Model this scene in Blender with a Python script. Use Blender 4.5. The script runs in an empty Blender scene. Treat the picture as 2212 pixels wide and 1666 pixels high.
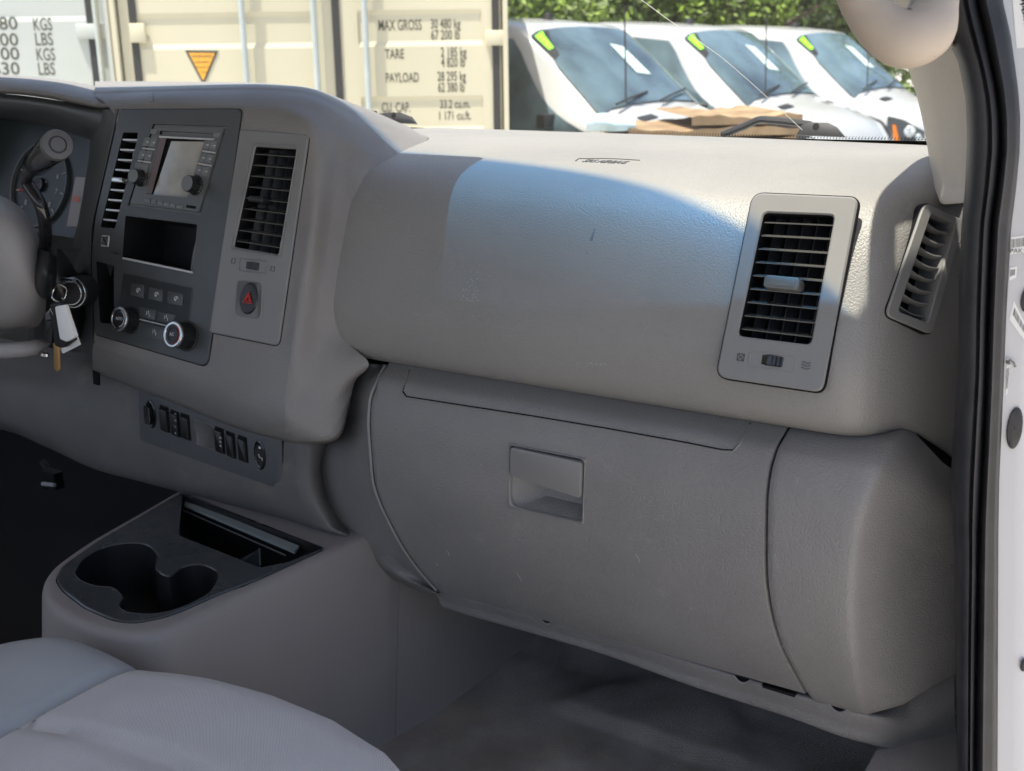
import bpy, bmesh, math, random
from mathutils import Vector, Matrix
random.seed(7)
R = math.radians
# ---------------------------------------------------------------- camera, sky, sun, exposure
SC = bpy.context.scene
COL = SC.collection
FPX, CX, CY = 2500.0, 1106.0, 833.0
YAW, PITCH, ROLL, ZC = R(32), math.atan(748/2500), R(0.8), 1.75
cam = bpy.data.cameras.new('camera'); camo = bpy.data.objects.new('camera', cam); COL.objects.link(camo)
cam.sensor_width = 36; cam.lens = 36*FPX/2212; cam.clip_start = 0.02; cam.clip_end = 500
cam.dof.use_dof = True; cam.dof.focus_distance = 1.33; cam.dof.aperture_fstop = 10
_f = Vector((-math.sin(YAW)*math.cos(PITCH), math.cos(YAW)*math.cos(PITCH), -math.sin(PITCH)))
_r = Vector((math.cos(YAW), math.sin(YAW), 0)); _u = _r.cross(_f)
c_, s_ = math.cos(ROLL), math.sin(ROLL)
# picture-right and picture-up in world space
PR = _r*c_ - _u*s_; PU = _r*s_ + _u*c_
camo.matrix_world = Matrix(((PR.x, PU.x, -_f.x, 0), (PR.y, PU.y, -_f.y, 0), (PR.z, PU.z, -_f.z, ZC), (0, 0, 0, 1)))
SC.camera = camo
SUN_EL, SUN_AZ = 74.0, 204.8        # azimuth from +Y towards +X, degrees
sd = Vector((math.sin(R(SUN_AZ))*math.cos(R(SUN_EL)), math.cos(R(SUN_AZ))*math.cos(R(SUN_EL)), math.sin(R(SUN_EL))))
W = bpy.data.worlds.new('World'); SC.world = W; W.use_nodes = True
nt = W.node_tree; bgn = nt.nodes['Background']; sk = nt.nodes.new('ShaderNodeTexSky')
sk.sky_type = 'NISHITA'; sk.sun_disc = False; sk.sun_elevation = R(SUN_EL); sk.sun_rotation = R(SUN_AZ)
sk.dust_density = 3.5; sk.air_density = 0.9
nt.links.new(sk.outputs[0], bgn.inputs[0]); bgn.inputs[1].default_value = 0.13
sl = bpy.data.lights.new('sun', 'SUN'); sl.energy = 4.7; sl.angle = R(0.6); sl.color = (1, .93, .82)
slo = bpy.data.objects.new('sun', sl); COL.objects.link(slo); slo.rotation_euler = sd.to_track_quat('Z', 'Y').to_euler()
SC.view_settings.view_transform = 'Standard'; SC.view_settings.look = 'None'
SC.view_settings.gamma = 1; SC.view_settings.use_curve_mapping = False; SC.view_settings.exposure = 1.1
SC.cycles.max_bounces = 10; SC.cycles.diffuse_bounces = 5; SC.cycles.transparent_max_bounces = 16

# ---------------------------------------------------------------- picture-to-place measuring helpers
CAMP = Vector((0, 0, ZC))
def ray(px, py):
    return (_f*FPX + PR*(px-CX) - PU*(py-CY)).normalized()
def PY(px, py, Y):
    d = ray(px, py); return CAMP + d*(Y/d.y)
def PX(px, py, X):
    d = ray(px, py); return CAMP + d*(X/d.x)
def PZ(px, py, Z):
    d = ray(px, py); return CAMP + d*((Z-ZC)/d.z)
def proj(p):
    v = Vector(p)-CAMP; w = v.dot(_f)
    return (CX+FPX*v.dot(PR)/w, CY-FPX*v.dot(PU)/w)
def inpoly(x, y, P):
    c = False; n = len(P)
    for i in range(n):
        x1, y1 = P[i]; x2, y2 = P[(i+1) % n]
        if (y1 > y) != (y2 > y) and x < (x2-x1)*(y-y1)/(y2-y1)+x1: c = not c
    return c
def cr(P, t):
    """Catmull-Rom through the list P (vectors), t in 0..1"""
    n = len(P)-1; s = t*n; i = min(int(s), n-1); f = s-i
    p1, p2 = P[i], P[i+1]
    p0 = P[i-1] if i > 0 else p1*2-p2
    p3 = P[i+2] if i < n-1 else p2*2-p1
    return (p1*2 + (p2-p0)*f + (p0*2-p1*5+p2*4-p3)*f*f + (p1*3-p0-p2*3+p3)*f*f*f)*0.5
def table(T, x):
    if x <= T[0][0]: return T[0][1]
    for (a, b), (c, d) in zip(T, T[1:]):
        if x <= c:
            k = (x-a)/(c-a); return b+(d-b)*k
    return T[-1][1]

# ---------------------------------------------------------------- mesh helpers
class MB:
    def __init__(s): s.v = []; s.f = []; s.m = []
    def add(s, vs, fs, M=None, mi=0):
        b = len(s.v)
        for p in vs:
            p = Vector(p); s.v.append(M @ p if M is not None else p)
        for f in fs: s.f.append([i+b for i in f]); s.m.append(mi)
        return s
    def grid(s, G, mi=0, close=False, skip=None):
        nr, nc = len(G), len(G[0]); b = len(s.v)
        for r in G:
            for p in r: s.v.append(Vector(p))
        for i in range(nr-1):
            for j in range(nc if close else nc-1):
                j2 = (j+1) % nc
                q = [b+i*nc+j, b+i*nc+j2, b+(i+1)*nc+j2, b+(i+1)*nc+j]
                if skip and skip((s.v[q[0]]+s.v[q[1]]+s.v[q[2]]+s.v[q[3]])/4): continue
                s.f.append(q); s.m.append(mi)
        return s
    def loft(s, C, nu, nv, mi=0, skip=None):
        C = [[Vector(p) for p in r] for r in C]
        rows = [[cr(r, j/nu) for j in range(nu+1)] for r in C]
        G = [[cr([rows[k][j] for k in range(len(rows))], i/nv) for j in range(nu+1)] for i in range(nv+1)]
        return s.grid(G, mi, skip=skip)
    def box(s, a, b, M=None, mi=0, bev=0):
        x0, y0, z0 = a; x1, y1, z1 = b
        x0, x1 = sorted((x0, x1)); y0, y1 = sorted((y0, y1)); z0, z1 = sorted((z0, z1))
        if bev > 0:
            return s.prism([(x0, y0), (x1, y0), (x1, y1), (x0, y1)], z0, z1, bev, M, mi)
        vs = [(x, y, z) for z in (z0, z1) for x, y in ((x0, y0), (x1, y0), (x1, y1), (x0, y1))]
        return s.add(vs, [(3, 2, 1, 0), (4, 5, 6, 7), (0, 1, 5, 4), (1, 2, 6, 5), (2, 3, 7, 6), (3, 0, 4, 7)], M, mi)
    def prism(s, P, z0, z1, bev=0, M=None, mi=0, back=True):
        P = ccw(P); n = len(P); rings = [[(x, y, z0) for x, y in P]]
        if bev > 0:
            rings.append([(x, y, z1-bev) for x, y in P])
            rings.append([(x, y, z1-bev*.3) for x, y in offs(P, -bev*.3)])
            rings.append([(x, y, z1) for x, y in offs(P, -bev)])
        else: rings.append([(x, y, z1) for x, y in P])
        vs = [p for r in rings for p in r]; fs = []
        for k in range(len(rings)-1):
            for i in range(n): fs.append((k*n+i, k*n+(i+1) % n, (k+1)*n+(i+1) % n, (k+1)*n+i))
        fs.append(tuple(range((len(rings)-1)*n, len(rings)*n)))
        if back: fs.append(tuple(reversed(range(n))))
        return s.add(vs, fs, M, mi)
    def frame(s, O, I, z0, z1, depth, M=None, mi=0, mi_in=None, bev=.0008, floor=None):
        """outer loop O and inner loop I (same count, same start); wall z0..z1 outside, inner wall down to -depth"""
        n = len(O)
        rings = [[(x, y, z0) for x, y in O], [(x, y, z1-bev) for x, y in O], [(x, y, z1) for x, y in offs(O, -bev)],
                 [(x, y, z1) for x, y in offs(I, bev)], [(x, y, z1-bev) for x, y in I], [(x, y, -depth) for x, y in I]]
        vs = [p for r in rings for p in r]
        fs = []
        for k in range(5):
            for i in range(n): fs.append((k*n+i, k*n+(i+1) % n, (k+1)*n+(i+1) % n, (k+1)*n+i))
        m_in = mi if mi_in is None else mi_in
        s.add(vs, fs[:4*n], M, mi)
        b = len(s.v)-len(vs)
        for f in fs[4*n:]: s.f.append([i+b for i in f]); s.m.append(m_in)
        if floor is not None:
            s.f.append([b+5*n+i for i in range(n)]); s.m.append(floor)
        return s
    def tube(s, pts, r, seg=10, mi=0, caps=True, M=None):
        pts = [Vector(p) for p in pts]; n = len(pts); rr = r if isinstance(r, (list, tuple)) else [r]*n
        up = None; vs = []
        for i, p in enumerate(pts):
            t = (pts[min(i+1, n-1)]-pts[max(i-1, 0)]).normalized()
            if up is None: up = t.orthogonal().normalized()
            up = (up-t*up.dot(t)).normalized(); sd_ = t.cross(up)
            for k in range(seg):
                a = 2*math.pi*k/seg; vs.append(p+(up*math.cos(a)+sd_*math.sin(a))*rr[i])
        fs = [(i*seg+k, i*seg+(k+1) % seg, (i+1)*seg+(k+1) % seg, (i+1)*seg+k) for i in range(n-1) for k in range(seg)]
        if caps: fs += [tuple(reversed(range(seg))), tuple(range((n-1)*seg, n*seg))]
        return s.add(vs, fs, M, mi)
    def lathe(s, prof, M=None, seg=32, mi=0, flute=0, fn=0, cap=False):
        """prof: list of (radius, z)"""
        vs = []; n = len(prof)
        for r, z in prof:
            for k in range(seg):
                a = 2*math.pi*k/seg; q = r*(1+(flute*math.cos(a*fn) if fn else 0))
                vs.append((q*math.cos(a), q*math.sin(a), z))
        fs = [(i*seg+k, i*seg+(k+1) % seg, (i+1)*seg+(k+1) % seg, (i+1)*seg+k) for i in range(n-1) for k in range(seg)]
        if cap: fs.append(tuple(range((n-1)*seg, n*seg)))
        return s.add(vs, fs, M, mi)
    def build(s, name, mats, parent=None, smooth=True, ang=35, **kw):
        me = bpy.data.meshes.new(name)
        off = Vector(parent['_o']) if parent is not None and '_o' in parent else Vector((0, 0, 0))
        o = bpy.data.objects.new(name, me); COL.objects.link(o)
        org = Vector((0, 0, 0))
        if parent is None or parent.type != 'EMPTY' or True:
            # each mesh gets its own origin near its middle
            if s.v:
                mn = Vector([min(p[i] for p in s.v) for i in range(3)]); mx = Vector([max(p[i] for p in s.v) for i in range(3)])
                org = (mn+mx)/2; org.z = mn.z
        me.from_pydata([tuple(p-org) for p in s.v], [], s.f)
        mats = mats if isinstance(mats, (list, tuple)) else [mats]
        for m in mats: me.materials.append(m)
        me.polygons.foreach_set('material_index', s.m)
        if smooth:
            me.shade_smooth()
            me.set_sharp_from_angle(angle=R(ang))
        bm = bmesh.new(); bm.from_mesh(me); bmesh.ops.recalc_face_normals(bm, faces=bm.faces) if kw.pop('recalc', True) else None
        bm.to_mesh(me); bm.free()
        me.update()
        o.location = org-off; o['_o'] = tuple(org)
        if parent is not None: o.parent = parent
        tag(o, **kw)
        return o
def tag(o, label=None, cat=None, group=None, kind=None):
    if label: o['label'] = label
    if cat: o['category'] = cat
    if group: o['group'] = group
    if kind: o['kind'] = kind
    return o
def empty(name, loc, label, cat, group=None, rz=0):
    o = bpy.data.objects.new(name, None); COL.objects.link(o); o.location = loc; o.rotation_euler = (0, 0, rz)
    o.empty_display_size = .1
    o['_o'] = tuple(loc) if rz == 0 else (0, 0, 0)
    return tag(o, label, cat, group)
def kids(o): return [c for c in bpy.data.objects if c.parent == o]
def copy_tree(o, parent=None):
    c = o.copy(); COL.objects.link(c)
    if parent is not None: c.parent = parent
    for ch in kids(o): copy_tree(ch, c)
    return c
def ccw(P):
    a = sum(P[i][0]*P[(i+1) % len(P)][1]-P[(i+1) % len(P)][0]*P[i][1] for i in range(len(P)))
    return list(P) if a > 0 else list(reversed(P))
def offs(P, d):
    """move a counter-clockwise or clockwise loop outward by d (inward if negative)"""
    n = len(P); a = sum(P[i][0]*P[(i+1) % n][1]-P[(i+1) % n][0]*P[i][1] for i in range(n)); sg = 1 if a > 0 else -1
    out = []
    for i in range(n):
        p0, p1, p2 = Vector(P[i-1]), Vector(P[i]), Vector(P[(i+1) % n])
        e1 = (p1-p0); e2 = (p2-p1)
        if e1.length < 1e-9: e1 = e2
        if e2.length < 1e-9: e2 = e1
        e1.normalize(); e2.normalize()
        n1 = Vector((e1.y, -e1.x)); n2 = Vector((e2.y, -e2.x)); b = n1+n2
        if b.length < 1e-6: b = n1
        b.normalize(); k = 1/max(.5, b.dot(n1))
        out.append((p1.x+b.x*d*sg*k, p1.y+b.y*d*sg*k))
    return out
def rnd(P, r, k=5):
    """round the corners of polygon P with radius r (or list)"""
    n = len(P); out = []
    for i in range(n):
        ri = r[i] if isinstance(r, (list, tuple)) else r
        a, b, c = Vector(P[i-1]), Vector(P[i]), Vector(P[(i+1) % n])
        u = (a-b); v = (c-b); ri = min(ri, u.length*.48, v.length*.48)
        p, q = b+u.normalized()*ri, b+v.normalized()*ri
        for j in range(k+1):
            t = j/k; w = p*(1-t)**2+b*2*t*(1-t)+q*t*t; out.append((w.x, w.y))
    return out
class Pl:
    """a flat working face in the van: origin, u (to the right), v (up the face), n (towards the cabin)"""
    def __init__(s, o, u, v):
        s.o = Vector(o); s.u = Vector(u).normalized(); s.n = s.u.cross(Vector(v)).normalized(); s.v = s.n.cross(s.u)
        s.M = Matrix(((s.u.x, s.v.x, s.n.x, s.o.x), (s.u.y, s.v.y, s.n.y, s.o.y), (s.u.z, s.v.z, s.n.z, s.o.z), (0, 0, 0, 1)))
    def hit(s, px, py, h=0):
        d = ray(px, py); o = s.o+s.n*h; return CAMP+d*((o-CAMP).dot(s.n)/d.dot(s.n))
    def uv(s, px, py, h=0):
        p = s.hit(px, py, h)-s.o; return (p.dot(s.u), p.dot(s.v))
    def P(s, *pts, h=0): return [s.uv(x, y, h) for x, y in pts]
    def at(s, px, py, h=0):
        p = s.hit(px, py, h); M = s.M.copy(); M.translation = p; return M
def slope(y0, z0, k): return Pl((-1.0, y0, z0), (1, 0, 0), (0, k, 1))

# ---------------------------------------------------------------- materials
def mat(name, col, rough=.5, spec=.5, metal=0, bump=None, var=0, vscale=6, coat=0, emit=None, weave=None, dirt=None, rvar=0):
    m = bpy.data.materials.new(name); m.use_nodes = True; t = m.node_tree; N = t.nodes; L = t.links; b = N['Principled BSDF']
    b.inputs['Roughness'].default_value = rough; b.inputs['Metallic'].default_value = metal
    b.inputs['Specular IOR Level'].default_value = spec; b.inputs['Coat Weight'].default_value = coat
    b.inputs['Base Color'].default_value = (*col, 1)
    tc = N.new('ShaderNodeNewGeometry').outputs['Position']
    if emit: b.inputs['Emission Color'].default_value = (*emit[0], 1); b.inputs['Emission Strength'].default_value = emit[1]
    src = None
    if var or dirt:
        n = N.new('ShaderNodeTexNoise'); n.inputs['Scale'].default_value = vscale; n.inputs['Detail'].default_value = 5; L.new(tc, n.inputs['Vector'])
        mx = N.new('ShaderNodeMix'); mx.data_type = 'RGBA'; mx.inputs['Factor'].default_value = 1
        mx.inputs['A'].default_value = (*[c*(1-var) for c in col], 1); mx.inputs['B'].default_value = (*[min(1, c*(1+var)) for c in col], 1)
        cr_ = N.new('ShaderNodeMapRange'); cr_.inputs['From Min'].default_value = .3; cr_.inputs['From Max'].default_value = .7
        L.new(n.outputs['Fac'], cr_.inputs['Value']); L.new(cr_.outputs[0], mx.inputs['Factor']); src = mx.outputs['Result']
        if dirt:
            n2 = N.new('ShaderNodeTexNoise'); n2.inputs['Scale'].default_value = dirt[1]; n2.inputs['Detail'].default_value = 8; n2.inputs['Roughness'].default_value = .7; L.new(tc, n2.inputs['Vector'])
            r2 = N.new('ShaderNodeMapRange'); r2.inputs['From Min'].default_value = dirt[2]; r2.inputs['From Max'].default_value = dirt[2]+.12; L.new(n2.outputs['Fac'], r2.inputs['Value'])
            ml = N.new('ShaderNodeMath'); ml.operation = 'MULTIPLY'; ml.inputs[1].default_value = dirt[3]; L.new(r2.outputs[0], ml.inputs[0])
            m2 = N.new('ShaderNodeMix'); m2.data_type = 'RGBA'; L.new(ml.outputs[0], m2.inputs['Factor']); L.new(src, m2.inputs['A']); m2.inputs['B'].default_value = (*dirt[0], 1)
            src = m2.outputs['Result']
        L.new(src, b.inputs['Base Color'])
    if rvar:
        n = N.new('ShaderNodeTexNoise'); n.inputs['Scale'].default_value = 9; n.inputs['Detail'].default_value = 6; L.new(tc, n.inputs['Vector'])
        r = N.new('ShaderNodeMapRange'); r.inputs['From Min'].default_value = .3; r.inputs['From Max'].default_value = .7
        r.inputs['To Min'].default_value = rough-rvar; r.inputs['To Max'].default_value = rough+rvar; L.new(n.outputs['Fac'], r.inputs['Value']); L.new(r.outputs[0], b.inputs['Roughness'])
    if bump:
        sc, st, dist = bump
        v = N.new('ShaderNodeTexVoronoi'); v.feature = 'SMOOTH_F1'; v.inputs['Scale'].default_value = sc; v.inputs['Smoothness'].default_value = .35
        n = N.new('ShaderNodeTexNoise'); n.inputs['Scale'].default_value = sc*.7; n.inputs['Detail'].default_value = 4
        ad = N.new('ShaderNodeVectorMath'); ad.operation = 'MULTIPLY_ADD'; ad.inputs[1].default_value = (.6/sc,)*3
        L.new(tc, n.inputs['Vector']); L.new(n.outputs['Color'], ad.inputs[0]); L.new(tc, ad.inputs[2]); L.new(ad.outputs[0], v.inputs['Vector'])
        bp = N.new('ShaderNodeBump'); bp.inputs['Strength'].default_value = st; bp.inputs['Distance'].default_value = dist; bp.invert = True
        L.new(v.outputs['Distance'], bp.inputs['Height']); L.new(bp.outputs[0], b.inputs['Normal'])
    if weave:
        sc, st = weave
        w = N.new('ShaderNodeTexWave'); w.wave_type = 'BANDS'; w.bands_direction = 'DIAGONAL'; w.inputs['Scale'].default_value = sc; w.inputs['Distortion'].default_value = .6; L.new(tc, w.inputs['Vector'])
        n = N.new('ShaderNodeTexNoise'); n.inputs['Scale'].default_value = sc*3; L.new(tc, n.inputs['Vector'])
        ad = N.new('ShaderNodeMath'); ad.operation = 'ADD'; L.new(w.outputs['Fac'], ad.inputs[0]); L.new(n.outputs['Fac'], ad.inputs[1])
        bp = N.new('ShaderNodeBump'); bp.inputs['Strength'].default_value = st; bp.inputs['Distance'].default_value = .0006
        L.new(ad.outputs[0], bp.inputs['Height']); L.new(bp.outputs[0], b.inputs['Normal'])
    return m
GREY = (.228, .218, .205)
M = {}
M['pad'] = mat('dash_leather', GREY, .5, .5, bump=(500, .65, .0008), var=.06, vscale=5, rvar=.06)
M['lower'] = mat('dash_plastic', (.200, .189, .180), .48, .45, bump=(470, .75, .0008), var=.09, vscale=7, dirt=((.32, .305, .285), 26, .60, .35), rvar=.07)
M['mound'] = mat('mound_plastic', (.207, .194, .184), .48, .45, bump=(520, .55, .0007), var=.07, vscale=6, rvar=.07)
M['trim'] = mat('vent_panel_plastic', (.2, .196, .19), .45, .5, bump=(900, .12, .0003), var=.05, vscale=12)
M['warm'] = mat('console_plastic', (.245, .222, .212), .5, .45, bump=(620, .3, .0005), var=.05, vscale=5)
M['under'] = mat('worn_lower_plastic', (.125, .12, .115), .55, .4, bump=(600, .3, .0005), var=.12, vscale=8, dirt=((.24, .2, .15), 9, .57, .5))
M['bezel'] = mat('dark_bezel', (.062, .066, .067), .38, .5, bump=(900, .15, .0003), var=.12, vscale=14, rvar=.06)
M['bezel2'] = mat('radio_face', (.105, .11, .11), .4, .5, var=.08)
M['black'] = mat('black_plastic', (.012, .012, .013), .38, .5, var=.2, vscale=20)
M['hole'] = mat('deep_black', (.006, .006, .007), .8, .2)
M['vane'] = mat('vent_vane', (.018, .018, .022), .35, .5)
M['slat'] = mat('vent_slat', (.09, .088, .082), .25, .7)
M['gloss'] = mat('gloss_black', (.01, .01, .011), .12, .6)
M['hub'] = mat('wheel_plastic', (.30, .285, .28), .5, .45, bump=(600, .3, .0005), var=.05)
M['chrome'] = mat('satin_metal', (.62, .63, .63), .25, .5, metal=1)
M['silver'] = mat('silver_paint', (.62, .62, .61), .35, .5, metal=.3)
M['white_mark'] = mat('white_marking', (.6, .6, .58), .6)
M['grey_mark'] = mat('faint_marking', (.30, .30, .29), .6)
M['dark_mark'] = mat('dark_marking', (.05, .05, .05), .6)
M['red_mark'] = mat('red_marking', (.5, .03, .02), .5)
M['screen'] = mat('display_reflection', (.33, .315, .27), .16, .8, coat=.6, var=.2, vscale=30)  # pale cream stands in for a bright reflection on the blank display
M['rubber'] = mat('seal_rubber', (.028, .028, .031), .42, .45, bump=(700, .35, .0005), var=.25, vscale=30, dirt=((.10, .10, .10), 70, .70, .6))
M['gap'] = mat('gap_black', (.012, .012, .012), .9, .1)  # black for shade drawn into panel gaps, also the ceramic border
M['beige'] = mat('beige_trim', (.50, .44, .365), .55, .4, bump=(420, .45, .0006), var=.05, vscale=8)
M['handle'] = mat('beige_handle', (.42, .355, .29), .58, .45, bump=(900, .1, .0003), var=.06, vscale=12, dirt=((.13, .09, .06), 30, .57, .75))
M['paint'] = mat('white_paint', (.50, .50, .51), .3, .5, coat=.4, var=.03, vscale=4, dirt=((.45, .40, .36), 30, .70, .3))
M['vanpaint'] = mat('van_white_paint', (.40, .405, .41), .25, .5, coat=.5, var=.02)
M['vanglass'] = mat('van_glass', (.075, .115, .135), .05, .7, coat=.4, var=.75, vscale=1.6)  # strong tone variation painted in as reflections on the glass
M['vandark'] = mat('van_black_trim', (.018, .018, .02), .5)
M['fabric'] = mat('seat_fabric', (.60, .58, .57), .95, .15, weave=(330, .8), var=.05, vscale=5)
M['vinyl'] = mat('seat_vinyl', (.38, .39, .395), .42, .45, bump=(700, .25, .0004), var=.05, vscale=6)
M['carpet'] = mat('carpet', (.31, .29, .27), 1, .05, bump=(700, .7, .0016), var=.3, vscale=9, dirt=((.38, .33, .26), 11, .54, .5))
M['headliner'] = mat('headliner', (.42, .40, .37), .9, .1, var=.04)
M['insert'] = mat('console_insert', (.048, .052, .055), .26, .5, bump=(900, .1, .0002), var=.15, vscale=14, rvar=.06)  # base lightened to imitate sky sheen
M['teal'] = mat('tray_card', (.22, .25, .24), .4)
M['cream'] = mat('container_cream', (.57, .53, .40), .55, .3, var=.05, vscale=1.2, dirt=((.42, .34, .2), 3, .64, .35))
M['tan'] = mat('container_tan', (.50, .40, .23), .6, .3, var=.06, vscale=1.2)
M['bluewhite'] = mat('container_white', (.48, .515, .51), .55, .3, var=.05, vscale=1.5, dirt=((.42, .43, .40), 3, .62, .3))
M['rod'] = mat('galvanised_rod', (.48, .53, .53), .5, .5, metal=.3, var=.08)
M['gasket'] = mat('door_gasket', (.03, .03, .032), .7)
M['ink'] = mat('stencil_ink', (.07, .07, .05), .8)
M['orange'] = mat('warning_orange', (.80, .38, .04), .6)
M['green'] = mat('neon_green', (.25, .85, .02), .6, var=.2, vscale=9)
M['amber'] = mat('amber_lens', (.85, .22, .03), .25)
M['lamp'] = mat('headlamp_glass', (.45, .50, .55), .1, .8, var=.5, vscale=25)
M['mesh'] = mat('grille_mesh', (.05, .06, .07), .4, bump=(60, .8, .01))
M['card'] = mat('weathered_wood', (.25, .175, .105), .8, .2, var=.35, vscale=6, dirt=((.2, .1, .04), 8, .55, .6))
M['sheetplastic'] = mat('pale_blue_plastic', (.45, .60, .66), .3, .5, var=.2, vscale=12)
M['tarmac'] = mat('yard_ground', (.52, .495, .45), .9, .2, var=.12, vscale=1.5)
M['label'] = mat('paper_label', (.78, .77, .74), .6)
M['brass'] = mat('brass_key', (.55, .33, .14), .35, metal=.8)
M['bark'] = mat('bark', (.16, .12, .09), .9, var=.2)
M['grassy'] = mat('verge', (.10, .13, .04), .95, var=.3)

def leafmat(name, col):
    m = mat(name, col, .55, .3, var=.45, vscale=2.5)
    return m
M['leaf'] = leafmat('leaf_green', (.075, .115, .025)); M['leaf2'] = leafmat('leaf_bright', (.15, .22, .03)); M['leaf3'] = leafmat('leaf_dark', (.035, .055, .02))

def glass_mat():
    m = bpy.data.materials.new('windscreen_glass'); m.use_nodes = True; t = m.node_tree; N = t.nodes; L = t.links
    for n in list(N): N.remove(n)
    out = N.new('ShaderNodeOutputMaterial'); mix = N.new('ShaderNodeMixShader'); tr = N.new('ShaderNodeBsdfTransparent'); gl = N.new('ShaderNodeBsdfGlossy')
    gl.inputs['Roughness'].default_value = 0.0; gl.inputs['Color'].default_value = (1, 1, 1, 1)
    geo = N.new('ShaderNodeNewGeometry'); sep = N.new('ShaderNodeSeparateXYZ'); L.new(geo.outputs['Position'], sep.inputs[0])
    mr = N.new('ShaderNodeMapRange'); mr.inputs['From Min'].default_value = BAND0; mr.inputs['From Max'].default_value = BAND1
    def mth(op, a, b=None):
        n = N.new('ShaderNodeMath'); n.operation = op
        for i, v in enumerate((a, b)):
            if v is None: continue
            if isinstance(v, (int, float)): n.inputs[i].default_value = v
            else: L.new(v, n.inputs[i])
        return n.outputs[0]
    q = mth('POWER', mth('MULTIPLY', mth('ABSOLUTE', mth('ADD', sep.outputs['X'], 1.3)), 1/.97), 2.5)
    z0 = mth('ADD', mth('MULTIPLY', q, .12), 1.90)                  # the band's lower edge curves up towards the pillars
    L.new(mth('DIVIDE', mth('SUBTRACT', sep.outputs['Z'], z0), mth('MAXIMUM', mth('SUBTRACT', 2.05, z0), .012)), mr.inputs['Value'])
    rp = N.new('ShaderNodeValToRGB'); e = rp.color_ramp.elements   # the tinted sun band gets denser towards the roof
    e[0].position = 0; e[0].color = (.90, .93, .91, 1); e[1].position = 1; e[1].color = (.01, .03, .05, 1)
    for ps, cl in ((.05, (.75, .86, .92, 1)), (.14, (.045, .26, .62, 1)), (.45, (.04, .155, .32, 1)), (.80, (.004, .016, .04, 1))):
        k = e.new(ps); k.color = cl
    L.new(mr.outputs[0], rp.inputs[0]); L.new(rp.outputs[0], tr.inputs['Color'])
    mix.inputs['Fac'].default_value = .035; L.new(tr.outputs[0], mix.inputs[1]); L.new(gl.outputs[0], mix.inputs[2]); L.new(mix.outputs[0], out.inputs['Surface'])
    return m
BAND0, BAND1 = 0.0, 1.0
M['glass'] = glass_mat()

def text_mesh(s, size, M4, mb, mi=0, align='LEFT', ext=.0003, sx=1.0, bold=0.0):
    cu = bpy.data.curves.new('t', 'FONT'); cu.body = s; cu.size = size; cu.extrude = ext; cu.align_x = align; cu.offset = bold
    cu.resolution_u = 3
    o = bpy.data.objects.new('t', cu); COL.objects.link(o)
    me = bpy.data.meshes.new_from_object(o)
    mb.add([(v.co.x*sx, v.co.y, v.co.z) for v in me.vertices], [tuple(p.vertices) for p in me.polygons], M4, mi)
    bpy.data.objects.remove(o); bpy.data.curves.remove(cu); bpy.data.meshes.remove(me)

# ================================================================ OUR VAN
FLOORZ = .80
# ---------------- dashboard
dash = empty('dashboard', (-.8, 1.3, 1.1), 'grey van dashboard with radio stack, round-cornered air vents and glove box', 'dashboard')
PROF = [(1.20, 1.350), (1.16, 1.351), (1.132, 1.355), (1.115, 1.370), (1.108, 1.395), (1.108, 1.43), (1.118, 1.465), (1.133, 1.50),
        (1.152, 1.54), (1.174, 1.57), (1.205, 1.590), (1.26, 1.602), (1.35, 1.608), (1.50, 1.609), (1.66, 1.604), (1.745, 1.597), (1.80, 1.57)]
PATH = [(-1.22, 0), (-1.0, 0), (-.8, 0), (-.6, 0), (-.42, 0), (-.335, 0), (-.308, .002), (-.293, .008), (-.281, .019), (-.270, .036), (-.25, .078), (-.22, .15), (-.18, .26)]
PV = slope(1.099, 1.42, .40)             # working face of the right air vent
PSV = Pl((-.2745, 1.162, 1.50), (.062, .098, 0), (.02, .50, 1))   # side defroster vent
PS = slope(1.06, 1.39, .305)             # centre stack face
def padpt(X, dY, Y, Z):
    z = Z
    if Z < 1.47: z = Z-table([(-.262, 0), (-.25, .012), (-.23, .045), (-.205, .095), (-.18, .12)], X)*(1.47-Z)/.11*.9
    yy = min(Y+dY, 1.83)
    return Vector((X, yy, z))
prof = [Vector((a, b, 0)) for a, b in PROF]
rows = []
NPV = 112
for i in range(NPV+1):
    q = cr(prof, i/NPV); r = []
    for j in range(241):
        p = cr([Vector((a, b, 0)) for a, b in PATH], j/240); r.append(padpt(p.x, p.y, q.x, q.y))
    rows.append(r)
cutV = [(1640, 450), (1815, 455), (1765, 760), (1585, 740)]
cutS = [(2005, 458), (2062, 482), (2000, 702), (1928, 676)]
cutW = [(1620, 760), (1725, 765), (1722, 802), (1618, 790)]
def sk(c):
    if c.y > 1.45: return False
    x, y = proj(c)
    return inpoly(x, y, cutV) or inpoly(x, y, cutS) or inpoly(x, y, cutW)
pad = MB().grid(rows, skip=sk).build('upper_pad', M['pad'], dash, ang=60)
# scuffs on the pad
def surf_hit(px, py, fn, lift=.0004):
    """find the point of a Y = fn(X, Z) surface under a picture point"""
    Y = 1.12
    for _ in range(12):
        p = PY(px, py, Y); Y = Y*.4+fn(p.x, p.z)*.6
    p = PY(px, py, Y-lift); return p
PT = [(b, a) for a, b in PROF[4:12]]
padY = lambda X, Z: table(PT, Z)
mb = MB()
def flecks(mb, cx, cy, wx, wy, n, fn, smin=1.0, smax=3.2, rnd_=random.Random(3)):
    for _ in range(n):
        px = cx+rnd_.gauss(0, 1)*wx; py = cy+rnd_.gauss(0, 1)*wy; a = rnd_.uniform(smin, smax)
        th = rnd_.uniform(0, 3.1); pts = []
        for k in range(5):
            t = th+k*1.257; q = a*rnd_.uniform(.4, 1); pts.append(surf_hit(px+q*math.cos(t), py+.8*q*math.sin(t), fn, .0007))
        mb.add(pts, [(0, 1, 2, 3, 4)])
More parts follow.
